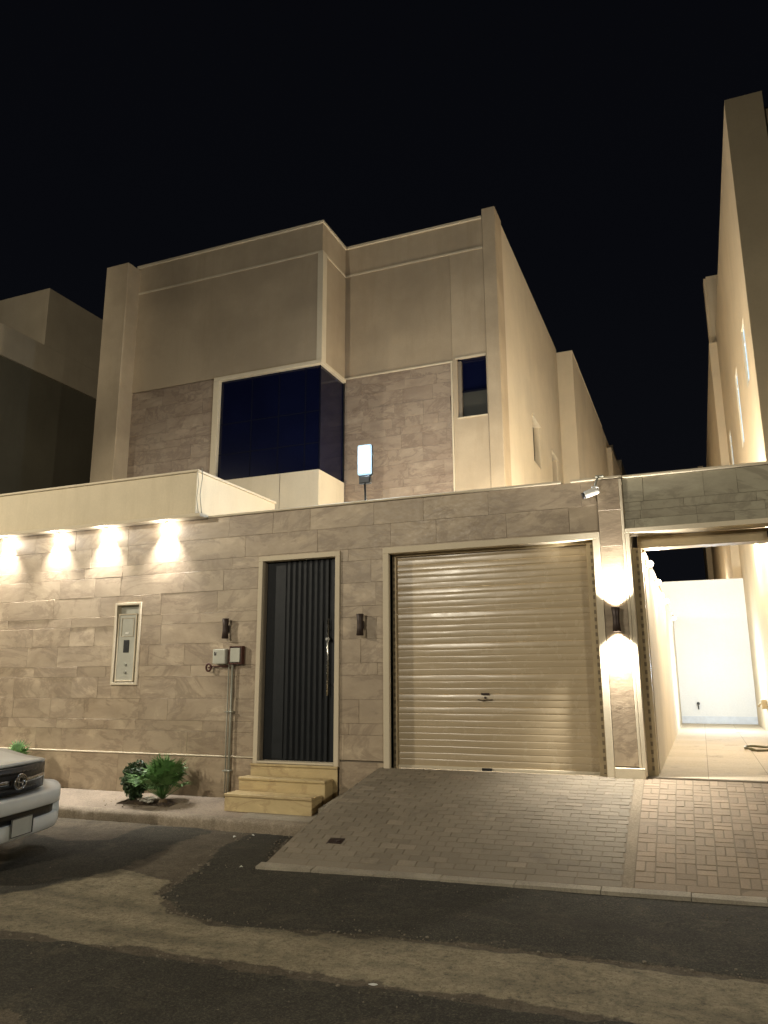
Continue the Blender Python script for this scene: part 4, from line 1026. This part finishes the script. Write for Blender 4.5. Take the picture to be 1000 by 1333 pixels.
    # wheels
    for x in (-.95,-3.75):
        for s in (-1,1):
            bm=B(); prof=[(.17,.10),(.30,.12),(.34,.09),(.35,.0),(.34,-.09),(.30,-.12),(.17,-.10)]; R=[]
            for k in range(28):
                a=k*2*PI/28; R.append([bm.verts.new((x+r*math.cos(a),s*.80+o_,.35+r*math.sin(a))) for r,o_ in prof])
            for k in range(28):
                for j in range(len(prof)): bm.faces.new((R[k][j],R[(k+1)%28][j],R[(k+1)%28][(j+1)%len(prof)],R[k][(j+1)%len(prof)]))
            w=put('wheel',bm,M_tyre,t,True)
            bm=B(); tube(bm,[(x,s*.72,.35),(x,s*.88,.35)],.19,20)
            for k in range(6):
                a=k*PI/3; box(bm,-.03,.03,-.01,.01,-.0,.16,.004,M=Matrix.Translation((x,s*.895,.35))@Matrix.Rotation(a,4,'Y'))
            put('rim',bm,M_chrome,w)
            bm=B(); tube(bm,[(x+.42*math.cos(a*PI/10),s*.93,.35+.42*math.sin(a*PI/10)) for a in range(11)],.03,6); put('wheel_arch',bm,M_black,body)
    return t
car()

# ------------------------------------------------------------------ light
w=bpy.data.worlds.new('World'); sc.world=w; w.use_nodes=True; nt=w.node_tree
bg=nt.nodes['Background']
tc=N(nt,'ShaderNodeTexCoord'); sx=N(nt,'ShaderNodeSeparateXYZ'); nt.links.new(tc.outputs['Generated'],sx.inputs[0])
cr=ramp(nt, sx.outputs['Z'], [(.0,(.0042,.0046,.0062)),(.5,(.0024,.0027,.0040)),(1,(.0018,.002,.003))])
nt.links.new(cr,bg.inputs['Color']); bg.inputs['Strength'].default_value=1.0
SODIUM=(1,.80,.52)
def street(loc, tgt, e, col=SODIUM, size=120, r=.22):
    return lamp('street_lamp_or_fill', loc, 'SPOT', e, col, None, aim(loc,tgt), math.radians(size), .7, r)
street((-15,1.5,7.0),(-7,7.5,0),3200,(1,.90,.71),92,.08)
street((-7.5,-5.5,6.2),(-4,5.5,0),2500,(1,.90,.72),122,.12)
street((11,-2.5,6.5),(-3.5,8.5,0),2700,(1,.92,.75),58,.08)
# unseen lights added in the passage to brighten the villa's side wall
for y,e in ((11.0,150),(13.2,120),(23.5,120),(27,120)):
    lamp('passage_fill',(-1.0,y,3.1),'POINT',e,(1,.88,.70),radius=.08)
# unseen lights added between the two houses to brighten their facing sides
for y,e in ((12.6,380),(15.2,90),(24,260)):
    lamp('house_side_fill',(.85,y,4.0),'POINT',e,(1,.91,.76),radius=.08)
for y,e in ((11.5,560),(13.6,230),(23,300)):
    lamp('villa_side_fill',(-2.65,y,3.3),'POINT',e*.75,(1,.90,.72),radius=.08)
street((-3,-9,7.5),(-16,13.5,9.6),5200,(1,.90,.72),25,.2)  # added spot, no street lamp: brightens the left neighbour's upper walls
lamp('left_side_fill',(-12.2,10.4,4.2),'POINT',120,(1,.86,.66),radius=.1)  # unseen light added to lift the left neighbour's side
lamp('front_garden_light',(-5.0,10.8,3.0),'POINT',36,(1,.89,.70),radius=.1)

# ------------------------------------------------------------------ camera
cam=bpy.data.cameras.new('camera'); co=bpy.data.objects.new('camera',cam); C.objects.link(co); sc.camera=co
yaw,pit,rol=0.38531399,0.21810044,-0.00450847
f=Vector((-math.sin(yaw)*math.cos(pit),math.cos(yaw)*math.cos(pit),math.sin(pit))); r=Vector((math.cos(yaw),math.sin(yaw),0)); u=r.cross(f)
r2=math.cos(rol)*r+math.sin(rol)*u; u2=-math.sin(rol)*r+math.cos(rol)*u
M=Matrix(((r2.x,u2.x,-f.x,0),(r2.y,u2.y,-f.y,0),(r2.z,u2.z,-f.z,1.7),(0,0,0,1)))
co.matrix_world=M
cam.sensor_fit='VERTICAL'; cam.sensor_height=24; cam.lens=24*992.81/1333; cam.clip_end=2000; cam.clip_start=.05
sc.view_settings.view_transform='Standard'; sc.view_settings.look='None'; sc.view_settings.exposure=0; sc.view_settings.gamma=1
sc.cycles.use_denoising=True
sc.cycles.max_bounces=8
